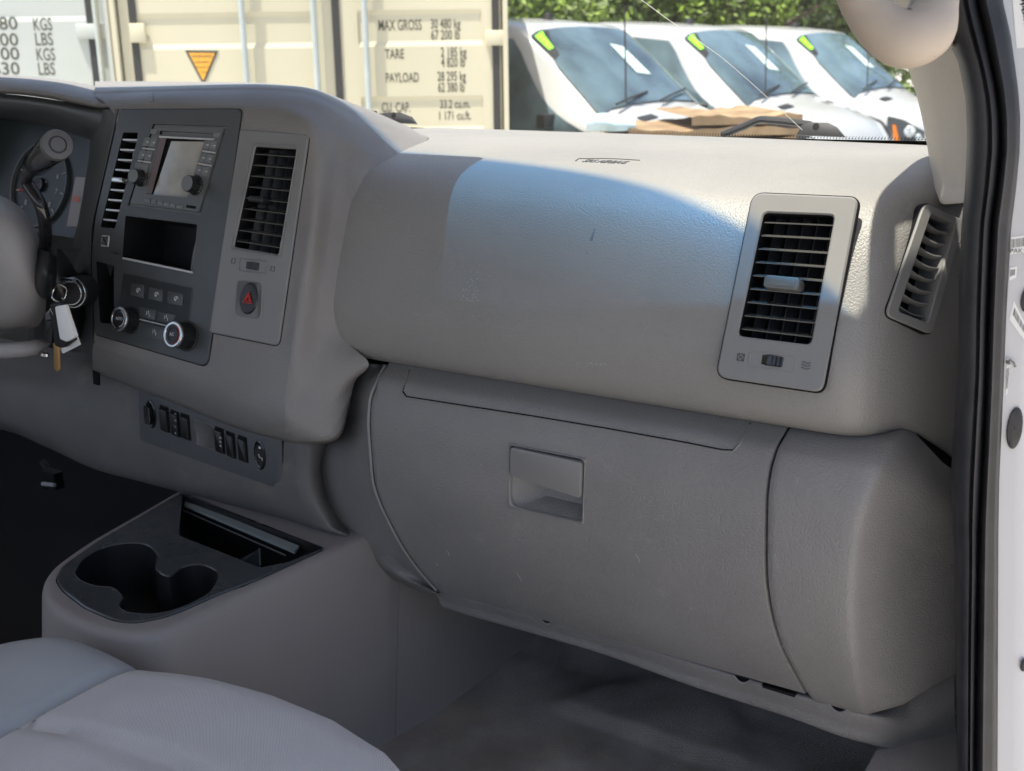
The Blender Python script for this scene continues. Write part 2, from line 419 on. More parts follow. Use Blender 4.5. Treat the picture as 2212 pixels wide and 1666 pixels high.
flecks(mb, 1020, 632, 12, 28, 110, padY)
mb.build('scuff_marks', M['grey_mark'], dash, smooth=False, label='pale rubbed scuff patch in the middle of the padded panel')
mb = MB(); flecks(mb, 1290, 787, 26, 3, 34, padY)
mb.build('scuff_marks', M['grey_mark'], dash, smooth=False, label='thin row of pale nicks near the lower edge of the padded panel')
mb = MB()
for a, b in [((1296, 455), (1283, 500)), ((1283, 500), (1268, 548))]:
    pts = [surf_hit(a[0]+(b[0]-a[0])*t/4, a[1]+(b[1]-a[1])*t/4, padY, .0005) for t in range(5)]
    w = [Vector((.0022*math.sin(math.pi*(k+.5)/5), 0, 0)) for k in range(5)]
    mb.grid([[p-w_ for p, w_ in zip(pts, w)], [p+w_ for p, w_ in zip(pts, w)]])
mb.build('smudge', mat('smudge_grey', (.13, .14, .16), .6), dash, smooth=False)
# airbag lettering moulded in the top
TOPT = sorted([(cr(prof, i/300).x, cr(prof, i/300).y) for i in range(130, 301)])
def topz(Y): return table(TOPT, Y)
def top_hit(px, py, l=.0004):
    z = 1.605
    for _ in range(25): p = PZ(px, py, z); z = z*.5+(topz(p.y)+l)*.5
    return PZ(px, py, z)
def topn(Y): return (topz(Y+.01)-topz(Y-.01))/.02
_c = top_hit(1310, 346); PT1 = Pl(_c, (1, 0, 0), (0, 1, topn(_c.y)))
mb = MB()
wid = top_hit(1372, 351).x-top_hit(1250, 347).x
mA = PT1.M.copy(); mA.translation = top_hit(1256, 349.5, .0003)
text_mesh('SRS AIRBAG', .024, mA, mb, sx=wid/.145*.9, bold=.0004)
p = [top_hit(1243, 348), top_hit(1250, 343), top_hit(1280, 342.5), top_hit(1310, 342.5), top_hit(1345, 344), top_hit(1382, 346.5)]
mb.tube(p, .0006, 5)
mb.build('airbag_lettering', M['dark_mark'], dash, smooth=False)

# ---- generic vent builder
def vent(P, outline, r_out, opening, r_in, nsl, name, bodymat, slatmat, knob=None, depth=.035, hgt=.004, vanes=7, edge=.0011, slat_d=.013, tilt=-.35, knobsz=(.022, .008), gapw=.0012, curved=False, base=-.004, bevin=.0016):
    O = rnd(P.P(*outline), r_out, 6); I = rnd(P.P(*opening), r_in, 6)
    mb = MB(); mb.frame(O, I, base, hgt, depth, P.M, 0, 0 if curved else 1, bev=bevin, floor=2)
    mb.prism(offs(ccw(O), gapw), base-.0005, hgt-.0022, 0, P.M, 2, back=False) if False else None
    # thin dark ribbon round the panel, drawn in for the shade of its parting gap
    Og = offs(O, gapw); n = len(O); vs = [(x, y, hgt-.0028) for x, y in Og]+[(x, y, hgt-.0028) for x, y in O]
    mb.add(vs, [(i, (i+1) % n, n+(i+1) % n, n+i) for i in range(n)], P.M, 2)
    vs = [(x, y, hgt-.0028) for x, y in Og]+[(x, y, base) for x, y in Og]
    mb.add(vs, [(i, (i+1) % n, n+(i+1) % n, n+i) for i in range(n)], P.M, 2)
    v = mb.build(name, [M[bodymat], M['black'], M['hole']], dash, ang=40)
    q = [Vector((*a, 0)) for a in P.P(*opening)]      # TL, TR, BR, BL
    for k in range(nsl):
        t = (k+.62)/(nsl+.24); L_, R_ = q[0].lerp(q[3], t), q[1].lerp(q[2], t)
        s = MB(); e = .0006
        a, b = L_+Vector((e, 0, 0)), R_-Vector((e, 0, 0)); n_ = 8
        if curved:
            top = []; bot = []
            for i in range(n_+1):
                c = a.lerp(b, i/n_); bow = math.sin(math.pi*i/n_)*.0035
                top.append(Vector((c.x, c.y-bow, -.0015))); bot.append(Vector((c.x, c.y-.0035-bow*.4, -.012)))
            th = Vector((0, .0012, 0))
            s.grid([[P.M @ (p) for p in top], [P.M @ p for p in bot], [P.M @ (p-th) for p in bot], [P.M @ (p-th) for p in top], [P.M @ p for p in top]])
        else:
            s.prism([(-slat_d, 0), (0, 0), (0, edge), (-slat_d, edge*.8)], 0, (b-a).length, 0)
            u = (b-a).normalized(); bk = Vector((0, tilt, 1)).normalized(); bk = (bk-u*bk.dot(u)).normalized(); up = bk.cross(u)*-1
            Mx = Matrix(((bk.x, up.x, u.x, a.x), (bk.y, up.y, u.y, a.y), (bk.z, up.z, u.z, a.z-.0015), (0, 0, 0, 1)))
            s.v = [P.M @ (Mx @ p) for p in s.v]
        s.build('slat', M[slatmat], v, ang=30)
    if vanes:
        for k in range(vanes):
            t = (k+.5)/vanes; T_, B_ = q[0].lerp(q[1], t), q[3].lerp(q[2], t)
            s = MB(); w_ = Vector((.0075, 0, -.011)); th = Vector((.0012, 0, .0004)); zf = Vector((0, 0, -.016))
            p = [T_+zf, B_+zf, B_+zf+w_, T_+zf+w_]
            s.add([P.M @ x for x in p+[x+th for x in p]], [(0, 1, 2, 3), (7, 6, 5, 4), (0, 4, 5, 1), (1, 5, 6, 2), (2, 6, 7, 3), (3, 7, 4, 0)])
            s.build('vane', M['vane'], v, smooth=False)
    if knob:
        x, y = P.uv(*knob[0], h=.006); w_, h_ = knobsz
        s = MB().prism(rnd([(x-w_/2, y-h_/2), (x+w_/2, y-h_/2), (x+w_/2, y+h_/2), (x-w_/2, y+h_/2)], h_*.3, 3), -.01, .010, .0018, P.M)
        s.prism(rnd([(x-w_*.38, y-h_*.28), (x+w_*.38, y-h_*.28), (x+w_*.38, y+h_*.28), (x-w_*.38, y+h_*.28)], h_*.2, 3), .009, .0106, .0004, P.M, 0)
        s.build('vent_tab', M[knob[1]], v)
    return v
M['tab'] = mat('vent_tab_grey', (.11, .105, .095), .45)
v1 = vent(PV, [(1628, 418), (1857, 428), (1778, 849), (1548, 815)], [.013, .010, .010, .013], [(1652, 461), (1805, 467), (1753, 746), (1596, 727)], [.006, .006, .006, .006], 9, 'air_vent', 'trim', 'slat',
          knob=((1690, 612), 'tab'), knobsz=(.037, .0135), vanes=5)
v1['label'] = 'large silver grey air vent at the passenger end, its slats catching the sun'
# thumb wheel
mb = MB(); I = rnd(PV.P((1632, 768), (1716, 776), (1712, 800), (1627, 789)), .002, 4); O = offs(ccw(I), .0035)
def recess(mb, P, px4, r, lip=.0012, depth=.008, m0=0, m1=1, m2=2, h=.0045, b=.0008):
    I = rnd(P.P(*px4), r, 4); I = ccw(I); O = offs(I, lip+b)
    mb.frame(O, I, h-.004, h, depth, P.M, m0, m1, bev=b*.8, floor=m2)
recess(mb, PV, [(1624, 764), (1721, 773), (1716, 803), (1620, 791)], .002, h=.0044, depth=.004, m1=0)
# the wheel itself
c = PV.uv(1672, 781); rr = .030
prof_ = [(0, -.0055), (rr*.96, -.0055), (rr, -.0045), (rr, .0045), (rr*.96, .0055), (0, .0055)]
wx = Matrix.Translation(Vector((c[0], c[1], .0062-rr)))@Matrix.Rotation(R(90), 4, 'X')
mw = MB(); 
s2 = MB().lathe(prof_, wx, 90, 0, .012, 45)
s2.v = [PV.M @ Vector((p.x, p.y, p.z)) for p in s2.v]
mb.build('wheel_bezel', [M['trim'], M['trim'], M['hole']], v1)
s2.build('thumb_wheel', M['gloss'], v1, ang=20)
for (x, y), kind in (((1600, 772), 0), ((1741, 790), 1)):
    mb = MB(); m4 = PV.at(x, y, .0043)
    if kind == 0:
        q = .0036
        for a, b in (((-q, -q), (q, -q)), ((q, -q), (q, q)), ((q, q), (-q, q)), ((-q, q), (-q, -q)), ((-q, -q), (q, q)), ((-q, q), (q, -q))):
            mb.tube([(a[0], a[1], 0), (b[0], b[1], 0)], .00045, 4, M=m4)
    else:
        for k in (-1, 0, 1):
            mb.tube([(-.0045+i*.0018, k*.003+.0007*math.sin(i*1.6), 0) for i in range(6)], .00045, 4, M=m4)
    mb.build('vent_symbol', M['dark_mark'], v1, smooth=False)
# side defroster vent
v2 = vent(PSV, [(1992, 437), (2078, 478), (2008, 724), (1908, 682)], [.010, .010, .008, .009], [(2006, 462), (2058, 484), (1998, 698), (1935, 673)], [.004]*4, 8, 'side_vent', 'trim', 'trim', vanes=0, curved=True, depth=.03, hgt=.004, base=-.006, bevin=.001)
v2['label'] = 'narrow side window vent beside the door seal'

# ---------------- centre stack hood (mound)
def S(px, py, d=0):
    return PS.hit(px, py, d)
Y_ = PY
def B_(px, py): return surf_hit(px, py, padY, -.004)
C = [
 [PY(205, 176, 1.72), PY(330, 176, 1.72), PY(520, 178, 1.72), PY(600, 182, 1.70), PY(665, 192, 1.68), PY(715, 206, 1.66), PY(800, 238, 1.66), PY(900, 282, 1.66)],
 [PY(205, 189, 1.26), PY(330, 187, 1.26), PY(520, 182, 1.27), PY(600, 184, 1.27), PY(665, 190, 1.28), PY(718, 208, 1.29), PY(800, 244, 1.36), PY(912, 292, 1.50)],
 [PY(205, 206, 1.180), PY(330, 200, 1.180), PY(520, 197, 1.19), PY(600, 199, 1.19), PY(662, 206, 1.195), PY(712, 226, 1.205), PY(800, 272, 1.27), PY(924, 300, 1.42)],
 [PY(230, 226, 1.150), PY(345, 220, 1.150), PY(515, 222, 1.155), PY(600, 226, 1.155), PY(660, 236, 1.160), PY(704, 260, 1.172), PY(775, 312, 1.21), PY(868, 341, 1.27)],
 [S(250, 255), S(360, 250), S(515, 252), S(595, 258), PY(658, 270, 1.138), PY(699, 300, 1.150), PY(745, 348, 1.180), B_(796, 392)],
 [S(248, 300), S(350, 310), S(505, 320), S(585, 330), S(655, 345), PY(690, 372, 1.128), PY(726, 415, 1.150), B_(766, 455)],
 [S(238, 400), S(335, 420), S(485, 440), S(566, 450), S(645, 462), PY(678, 484, 1.102), PY(712, 510, 1.125), B_(750, 535)],
 [S(225, 520), S(320, 550), S(470, 570), S(552, 582), S(628, 596), PY(658, 612, 1.080), PY(698, 618, 1.102), B_(738, 620)],
 [S(212, 640), S(305, 660), S(455, 700), S(530, 715), S(610, 730), PY(640, 742, 1.058), PY(685, 735, 1.083), B_(742, 725)],
 [S(203, 728), S(300, 758), S(438, 800), S(522, 815), S(600, 830), PY(632, 842, 1.045), PY(695, 818, 1.074), B_(796, 784)],
 [PY(200, 760, 1.055), PY(290, 790, 1.050), PY(425, 842, 1.043), PY(510, 872, 1.038), PY(592, 895, 1.034), PY(632, 905, 1.036), PY(705, 892, 1.068), PY(768, 822, 1.115)],
 [PY(200, 790, 1.075), PY(290, 822, 1.068), PY(418, 872, 1.058), PY(500, 908, 1.052), PY(590, 936, 1.046), PY(645, 948, 1.046), PY(715, 938, 1.066), PY(758, 858, 1.110)],
 [PY(200, 800, 1.10), PY(290, 836, 1.09), PY(415, 886, 1.08), PY(500, 920, 1.075), PY(592, 946, 1.07), PY(652, 957, 1.07), PY(728, 945, 1.085), PY(756, 872, 1.12)],
 [PY(200, 802, 1.16), PY(290, 840, 1.16), PY(415, 890, 1.16), PY(500, 924, 1.15), PY(592, 950, 1.15), PY(655, 960, 1.15), PY(730, 950, 1.15), PY(757, 880, 1.17)],
]
cuts = [[(552, 312), (645, 318), (602, 556), (502, 538)], [(512, 600), (570, 608), (566, 690), (508, 682)], [(515, 556), (580, 562), (578, 592), (515, 586)],
        [(268, 281), (302, 281), (250, 498), (216, 495)], [(273, 462), (430, 480), (420, 592), (264, 560)], [(206, 560), (248, 570), (248, 705), (214, 700)], [(342, 296), (448, 300), (408, 432), (320, 424)]]
def sk2(c):
    if c.y > 1.2: return False
    x, y = proj(c)
    return any(inpoly(x, y, q) for q in cuts)
MB().loft(C, 126, 160, skip=sk2).build('centre_hood', M['mound'], dash, ang=60)
# dark stack panel
PD = Pl(PS.o+PS.n*.003, PS.u, PS.v)
mbp = MB()
out = PD.P((258, 237), (521, 236), (447, 793), (204, 722), (197, 560), (203, 480), (247, 288))
outr = rnd(out, [.003, .008, .014, .004, .01, .02, .01], 6)
# hole loops
holes = {'vent': ([(266, 286), (300, 287), (248, 494), (217, 491)], .003), 'pocket': ([(271, 466), (426, 485), (417, 588), (264, 556)], .003),
         'slot': ([(208, 564), (246, 574), (246, 701), (216, 697)], .002), 'radio': ([(331, 268), (489, 273), (433, 464), (276, 444)], .002)}
def plate(mb, outl, hls, z, Mx, mi=0):
    """flat plate outline with holes, filled"""
    bm = bmesh.new(); edges = []
    for lp in [outl]+hls:
        vs = [bm.verts.new((x, y, z)) for x, y in lp]
        edges += [bm.edges.new((vs[i], vs[(i+1) % len(vs)])) for i in range(len(vs))]
    r = bmesh.ops.triangle_fill(bm, use_beauty=True, use_dissolve=False, edges=edges)
    bm.verts.index_update()
    mb.add([v.co.copy() for v in bm.verts], [[v.index for v in f.verts] for f in bm.faces], Mx, mi); bm.free()
hl = {k: rnd(PD.P(*v[0]), v[1], 4) for k, v in holes.items()}
plate(mbp, offs(ccw(outr), -.001), list(hl.values()), 0, PD.M)
o2 = ccw(outr); n = len(o2); r0 = offs(o2, -.001)
mbp.add([(x, y, 0) for x, y in r0]+[(x, y, -.0008) for x, y in o2]+[(x, y, -.006) for x, y in o2], [(k*n+i, k*n+(i+1) % n, (k+1)*n+(i+1) % n, (k+1)*n+i) for k in range(2) for i in range(n)], PD.M)
og = offs(o2, .0013)
mbp.add([(x, y, -.0022) for x, y in o2]+[(x, y, -.0022) for x, y in og], [(i, (i+1) % n, n+(i+1) % n, n+i) for i in range(n)], PD.M, 1)
for k, dep, fl in (('vent', .03, 1), ('pocket', .075, 2), ('slot', .05, 2), ('radio', .0045, 1)):
    h = hl[k]; n = len(h)
    mbp.add([(x, y, 0) for x, y in h]+[(x, y, -dep) for x, y in h], [(i, (i+1) % n, n+(i+1) % n, n+i) for i in range(n)]+[tuple(range(n, 2*n))], PD.M, fl)
stack = mbp.build('stack_panel', [M['bezel'], M['gap'], M['black']], dash, ang=40, label='dark charcoal panel holding the radio and climate controls')
# pocket chrome lip
mb = MB(); mb.tube([PD.hit(266, 558, .001), PD.hit(340, 573, .0015), PD.hit(416, 589, .001)], .0016, 8); mb.build('pocket_lip', M['silver'], dash)
# left vent slats
q = [Vector((*a, 0)) for a in PD.P(*holes['vent'][0])]
for k in range(9):
    t = (k+.7)/9.5; a, b = q[0].lerp(q[3], t), q[1].lerp(q[2], t); a.x += .001
    s = MB().box((a.x, a.y-.0011, -.016), (b.x, a.y+.0011, -.001), None)
    dy = (b.y-a.y)
    s.v = [PD.M @ Vector((p.x, p.y+dy*(p.x-a.x)/(b.x-a.x), p.z)) for p in s.v]
    s.build('slat', M['silver'], stack, smooth=False, label='thin silver-edged slat of the narrow vent' if k == 0 else None)
c = PD.uv(254, 389, .004); MB().prism(rnd([(c[0]-.011, c[1]-.0035), (c[0]+.011, c[1]-.0035), (c[0]+.011, c[1]+.0035), (c[0]-.011, c[1]+.0035)], .002, 3), -.006, .006, .0012, PD.M).build('vent_tab', M['chrome'], stack)
c = PD.uv(228, 521); mb = MB(); O = rnd([(c[0]-.008, c[1]-.008), (c[0]+.008, c[1]-.008), (c[0]+.008, c[1]+.008), (c[0]-.008, c[1]+.008)], .002, 3)
mb.frame(O, offs(ccw(O), -.0022), -.001, .0012, 0, PD.M, 0, 0, bev=.0003); mb.prism(offs(ccw(O), -.003), -.001, .0018, .0006, PD.M, 1)
mb.build('dimmer_button', [M['silver'], M['bezel2']], stack)

# ---------------- radio
PR_ = Pl(PD.o+PD.n*.0005, PD.u, PD.v)
mb = MB()
ro = rnd(PR_.P((334, 272), (485, 277), (430, 460), (281, 440)), .002, 3)
scr = PR_.P((346, 296), (444, 301), (405, 428), (317, 419))
cd = PR_.P((347, 283), (461, 289), (459, 297), (345, 291))
plate(mb, offs(ccw(ro), -.0008), [rnd(scr, .0012, 3), rnd(cd, .001, 3)], .001, PR_.M)
n = len(ro); o2 = ccw(ro); mb.add([(x, y, .001) for x, y in offs(o2, -.0008)]+[(x, y, -.005) for x, y in o2], [(i, (i+1) % n, n+(i+1) % n, n+i) for i in range(n)], PR_.M)
for lp, dep, mi in ((rnd(scr, .0012, 3), .006, 1), (rnd(cd, .001, 3), .01, 1)):
    n = len(lp); mb.add([(x, y, .001) for x, y in lp]+[(x, y, -dep) for x, y in lp], [(i, (i+1) % n, n+(i+1) % n, n+i) for i in range(n)]+[tuple(range(n, 2*n))], PR_.M, mi)
radio = mb.build('radio', [M['bezel2'], M['black']], dash, ang=40, label='car radio with a small blank display, two knobs and a disc slot')
mb = MB(); sc2 = PR_.P((366, 304), (442, 305), (404, 427), (327, 420)); sc2 = ccw(sc2)
mb.add([(x, y, -.0035) for x, y in sc2], [(0, 1, 2, 3)], PR_.M); mb.build('display', M['screen'], radio, smooth=False)
MB().add([PR_.M @ Vector((*PR_.uv(346, 298), .0008)), PR_.M @ Vector((*PR_.uv(357, 299), -.002)), PR_.M @ Vector((*PR_.uv(325, 419), -.002)), PR_.M @ Vector((*PR_.uv(317, 418), .0008))], [(0, 1, 2, 3)]).build('display_bezel', mat('bezel_purple_grey', (.13, .10, .105), .4), radio, smooth=False)
def btn(P, px4, parent, name='button', m='bezel2', h=.0022, r=.001, z0=0, bev=.0006):
    return MB().prism(rnd(P.P(*px4), r, 3), z0, h, bev, P.M).build(name, M[m], parent)
M['rbtn'] = mat('radio_button', (.155, .165, .165), .4)
def lerpq(Q, u, v):
    a = (Q[0][0]+(Q[1][0]-Q[0][0])*u, Q[0][1]+(Q[1][1]-Q[0][1])*u); b = (Q[3][0]+(Q[2][0]-Q[3][0])*u, Q[3][1]+(Q[2][1]-Q[3][1])*u)
    return (a[0]+(b[0]-a[0])*v, a[1]+(b[1]-a[1])*v)
QL = [(316, 297), (342, 299), (318, 375), (290, 370)]
QR = [(446, 303), (472, 306), (449, 382), (421, 376)]
for Q in (QL, QR):
    for i, (v0, v1_) in enumerate(((0, .26), (.38, .64), (.74, 1.0))):
        for u0, u1 in (((0, .48), (.52, 1)) if not (Q is QL and i == 2) else ((0, 1),)):
            btn(PR_, [lerpq(Q, u0, v0), lerpq(Q, u1, v0), lerpq(Q, u1, v1_), lerpq(Q, u0, v1_)], radio, m='rbtn', z0=.001, h=.0028)
    for v0 in (.32, .69):
        MB().tube([PR_.hit(*lerpq(Q, 0, v0), .002), PR_.hit(*lerpq(Q, 1, v0), .002)], .0012, 6).build('trim_line', M['silver'], radio)
for Q in (QL, QR):
    for v0 in (.13, .51, .87):
        for u0 in (.24, .76):
            if Q is QL and v0 > .8: continue
            mb = MB().box((-.0022, -.0005, 0), (.0022, .0005, .0003), PR_.at(*lerpq(Q, u0, v0), .003)); mb.build('button_legend', M['white_mark'], radio, smooth=False)
btn(PR_, [(330, 279), (343, 280), (339, 291), (327, 290)], radio, m='rbtn', z0=.001, h=.003)
btn(PR_, [(465, 286), (480, 287), (475, 298), (462, 297)], radio, m='rbtn', z0=.001, h=.003)
MB().tube([PR_.hit(345, 296, .0015), PR_.hit(462, 301.5, .0015)], .0014, 8).build('slot_lip', M['silver'], radio)
for k in range(6):
    x = 315+k*13.6; y = 429+k*2.6
    btn(PR_, [(x+1.2, y), (x+13, y+2.4), (x+11, y+10.5), (x-1, y+8)], radio, m='rbtn', z0=.001, h=.0028)
btn(PR_, [(404, 443), (425, 446), (424, 452), (403, 449)], radio, 'socket', 'hole', z0=.0005, h=.0013, bev=.0001)
def knob(P, px, py, r, h, parent, name='knob', face='rbtn', side='gloss', flute=24):
    m4 = P.at(px, py, 0)
    mb = MB(); mb.lathe([(r*1.18, 0), (r*1.18, h*.12), (r*1.02, h*.2), (r, h*.25), (r*.96, h*.88), (r*.9, h)], m4, 72, 0, .02, flute)
    mb.lathe([(r*.9, h), (r*.82, h*1.03), (0.0001, h*1.04)], m4, 48, 1)
    return mb.build(name, [M[side], M[face]], parent, ang=25)
knob(PR_, 307, 385, .0105, .016, radio); knob(PR_, 424, 401, .0115, .017, radio)

# ---------------- climate controls
cl = MB(); O = rnd(PD.P((268, 589), (418, 622), (404, 742), (252, 706)), .003, 4)
cl.frame(O, offs(ccw(O), -.0012), -.001, .0012, -.0004, PD.M, 0, 0, bev=.0003); 
clim = cl.build('climate_panel', M['bezel'], dash, label='heater control panel with two round dials')
for Q, icon in (([(286, 611), (314, 617), (312, 645), (284, 637)], 'F'), ([(325, 620), (354, 627), (352, 653), (322, 646)], 'R'), ([(365, 629), (398, 636), (396, 662), (363, 655)], 'A')):
    btn(PD, Q, clim, m='bezel', h=.0024)
    cx = sum(p[0] for p in Q)/4; cy = sum(p[1] for p in Q)/4
    mb = MB(); m4 = PD.at(cx, cy, .0026)
    mb.tube([(.0035*math.cos(a*.7), .0032*math.sin(a*.7), 0) for a in range(7)], .0004, 4, M=m4); mb.tube([(-.001, -.003, 0), (.001, .003, 0)], .0004, 4, M=m4); mb.tube([(-.003, -.001, 0), (.001, -.001, 0)], .0004, 4, M=m4)
    mb.build('icon', M['white_mark'], clim, smooth=False)
for Q in ([(303, 663), (339, 671), (336, 692), (302, 684)], [(342, 672), (382, 681), (372, 701), (340, 693)], [(302, 696), (368, 712), (364, 740), (300, 722)]):
    btn(PD, Q, clim, m='bezel', h=.0018)
    cx = sum(p[0] for p in Q)/4; cy = sum(p[1] for p in Q)/4
    mb = MB(); m4 = PD.at(cx, cy, .0021); mb.tube([(0, .004, 0), (0, .001, 0), (.003, -.001, 0), (.003, -.004, 0)], .0005, 4, M=m4); mb.tube([(-.003, .003, 0), (-.003, -.002, 0)], .0004, 4, M=m4)
    mb.build('icon', M['white_mark'], clim, smooth=False)
MB().tube([PD.hit(302, 690, .002), PD.hit(372, 707, .002)], .0009, 6).build('trim_line', M['silver'], clim)
def dial(px, py, r, h, arc):
    m4 = PD.at(px, py, 0)
    mb = MB(); mb.lathe([(r*1.2, 0), (r*1.2, .001), (r*1.06, .0018)], m4, 48, 2)
    mb.lathe([(r, 0), (r*.98, h*.86)], m4, 96, 0, .015, 20)
    mb.lathe([(r*1.0, h*.86), (r*1.0, h*.96), (r*.94, h), (r*.80, h), (r*.77, h*.97)], m4, 64, 1)
    mb.lathe([(r*.77, h*.97), (r*.60, h*.965)], m4, 48, 2)
    mb.lathe([(r*.60, h*.965), (r*.58, h), (r*.52, h), (r*.50, h*.96), (.0001, h*.96)], m4, 48, 2)
    d = mb.build('dial', [M['black'], M['chrome'], M['black']], clim, ang=30)
    mb = MB(); t = Matrix.Translation((0, 0, h*.965))
    mb.tube([(r*.68*math.cos(a), r*.68*math.sin(a), 0) for a in [(-1.3+i*.2) for i in range(14)]], r*.035, 4, M=m4 @ t)
    mb.build('dial_scale', M['red_mark'] if arc else M['white_mark'], d, smooth=False)
    mb = MB(); text_mesh('AUTO' if not arc else 'A/C', r*.36, m4 @ t @ Matrix.Translation((-r*.35, -r*.1, 0)), mb, ext=.0001, sx=.8); mb.build('dial_lettering', M['white_mark'], d, smooth=False)
dial(285, 692, .0165, .024, False); dial(404, 726, .0175, .026, True)

# ---------------- centre air vent panel (light grey)
PG = Pl(PS.o+PS.n*.0015, PS.u, PS.v)
v3 = vent(PG, [(519, 280), (668, 290), (602, 748), (452, 718)], [.002, .010, .010, .002], [(553, 317), (641, 323), (602, 550), (506, 534)], [.004]*4, 9, 'air_vent', 'trim', 'slat',
          knob=((556, 431), 'black'), knobsz=(.026, .008), hgt=.0015, depth=.035, vanes=4, base=-.003)
v3['label'] = 'grey centre air vent panel with the hazard button below its slats'
# raised lip round the opening
I = rnd(PG.P((548, 311), (646, 318), (606, 557), (500, 539)), .005, 6)
MB().frame(offs(ccw(I), .0012), offs(ccw(I), -.0012), 0, .0032, -.001, PG.M, bev=.0006).build('vent_lip', M['trim'], v3)
mb = MB(); recess(mb, PG, [(521, 560), (577, 566), (575, 590), (519, 583)], .0012, h=.0026, depth=.004, lip=.001)
mb.build('wheel_bezel', [M['trim'], M['black'], M['hole']], v3)
c = PG.uv(548, 575); s2 = MB().lathe([(0, -.0048), (.029, -.0048), (.03, -.004), (.03, .004), (.029, .0048), (0, .0048)], None, 90, 0, .012, 45)
rot = Matrix.Translation(Vector((c[0], c[1], .0040-.03)))@Matrix.Rotation(R(90), 4, 'X'); s2.v = [rot @ p for p in s2.v]
s2.v = [PG.M @ p for p in s2.v]
s2.build('thumb_wheel', M['black'], v3, ang=20)
for x, y in ((504, 564), (589, 581)):
    mb = MB(); m4 = PG.at(x, y, .0018); q_ = .003
    for a, b in (((-q_, -q_), (q_, -q_)), ((q_, -q_), (q_, q_)), ((q_, q_), (-q_, q_)), ((-q_, q_), (-q_, -q_))): mb.tube([(a[0], a[1], 0), (b[0], b[1], 0)], .0004, 4, M=m4)
    mb.build('vent_symbol', M['dark_mark'], v3, smooth=False)
mb = MB(); I = rnd(PG.P((516, 608), (568, 614), (565, 688), (512, 680)), .008, 6)
mb.frame(offs(ccw(I), .0018), I, -.001, .0026, .012, PG.M, 0, 0, bev=.0008, floor=0); mb.build('hazard_surround', M['trim'], v3)
m4 = PG.at(541, 646, 0)
mb = MB(); mb.lathe([(.0165, -.012), (.0165, .001), (.0155, .0035), (.0145, .0045), (.0001, .003)], m4 @ Matrix.Scale(1.28, 4, (0, 1, 0)), 48)
hz = mb.build('hazard_button', M['black'], v3)
mb = MB(); t = Matrix.Translation((0, 0, .0048))
for q_, w_ in ((.0075, .0007), (.0038, .0008)):
    tri = [(-q_, -q_*.75), (q_, -q_*.75), (0, q_*1.05)]
    for i in range(3): a, b = tri[i], tri[(i+1) % 3]; mb.tube([(a[0], a[1], 0), (b[0], b[1], 0)], w_, 5, M=m4 @ t)
mb.build('hazard_triangle', M['red_mark'], hz, smooth=False)
# faint smear below hazard button
# ---------------- left cowl: instrument hood, cluster
C = [
 [PY(-160, 160, 1.6), PY(0, 162, 1.6), PY(130, 172, 1.6), PY(245, 192, 1.6), PY(330, 186, 1.6)],
 [PY(-160, 164, 1.28), PY(0, 166, 1.28), PY(125, 177, 1.28), PY(240, 201, 1.27), PY(330, 194, 1.26)],
 [PY(-160, 172, 1.20), PY(0, 172, 1.20), PY(120, 183, 1.20), PY(235, 208, 1.19), PY(330, 199, 1.18)],
 [PY(-160, 192, 1.175), PY(0, 188, 1.172), PY(110, 198, 1.168), PY(228, 222, 1.16), PY(330, 216, 1.152)],
 [PY(-160, 205, 1.175), PY(0, 200, 1.172), PY(105, 210, 1.168), PY(222, 233, 1.16), PY(330, 226, 1.152)],
 [PY(-160, 208, 1.20), PY(0, 203, 1.20), PY(105, 213, 1.20), PY(222, 236, 1.19), PY(330, 229, 1.18)]]
MB().loft(C, 40, 40).build('instrument_hood', M['mound'], dash, ang=60)
C = [
 [PY(-160, 204, 1.185), PY(0, 203, 1.183), PY(105, 214, 1.180), PY(200, 231, 1.175), PY(258, 234, 1.165)],
 [PY(-160, 214, 1.172), PY(0, 215, 1.170), PY(100, 226, 1.167), PY(195, 243, 1.160), PY(256, 250, 1.150)],
 [PY(-160, 232, 1.180), PY(0, 236, 1.178), PY(100, 246, 1.175), PY(185, 272, 1.165), PY(248, 283, 1.150)],
 [PY(-160, 250, 1.23), PY(0, 254, 1.22), PY(100, 268, 1.22), PY(168, 290, 1.21), PY(214, 304, 1.19)],
 [PY(-160, 258, 1.30), PY(0, 258, 1.30), PY(100, 272, 1.30), PY(168, 294, 1.29), PY(214, 308, 1.27)]]
MB().loft(C, 40, 30).build('instrument_brow', M['bezel'], dash, ang=60)
# strip between cluster and narrow vent
edge = lambda y: table([(236, 258), (288, 247), (480, 203), (560, 197), (722, 204), (760, 206)], y)
C = []
for y, xi, w_, dY in ((236, 224, 1, .02), (262, 216, 1, .03), (290, 205, 1, .05), (330, 203, 1, .06), (400, 192, 1, .06), (480, 178, 1, .06), (530, 165, 1, .07), (600, 160, 1, .07), (680, 165, 1, .07), (742, 175, 1, .07)):
    e = edge(y); Yp = PD.hit(e, y).y; r = [PY(xi-10, y+2, Yp+dY+.03), PY(xi, y+1, Yp+dY*.75)]
    r += [PY(xi+(e-xi)*.45, y, Yp+dY*.30), PY(xi+(e-xi)*.75, y, Yp+dY*.08+.002), PY(e-3, y, Yp+.002), PY(e+4, y, Yp+.012)]
    C.append(r)
MB().loft(C, 20, 50).build('stack_cheek', M['bezel'], dash, ang=60)
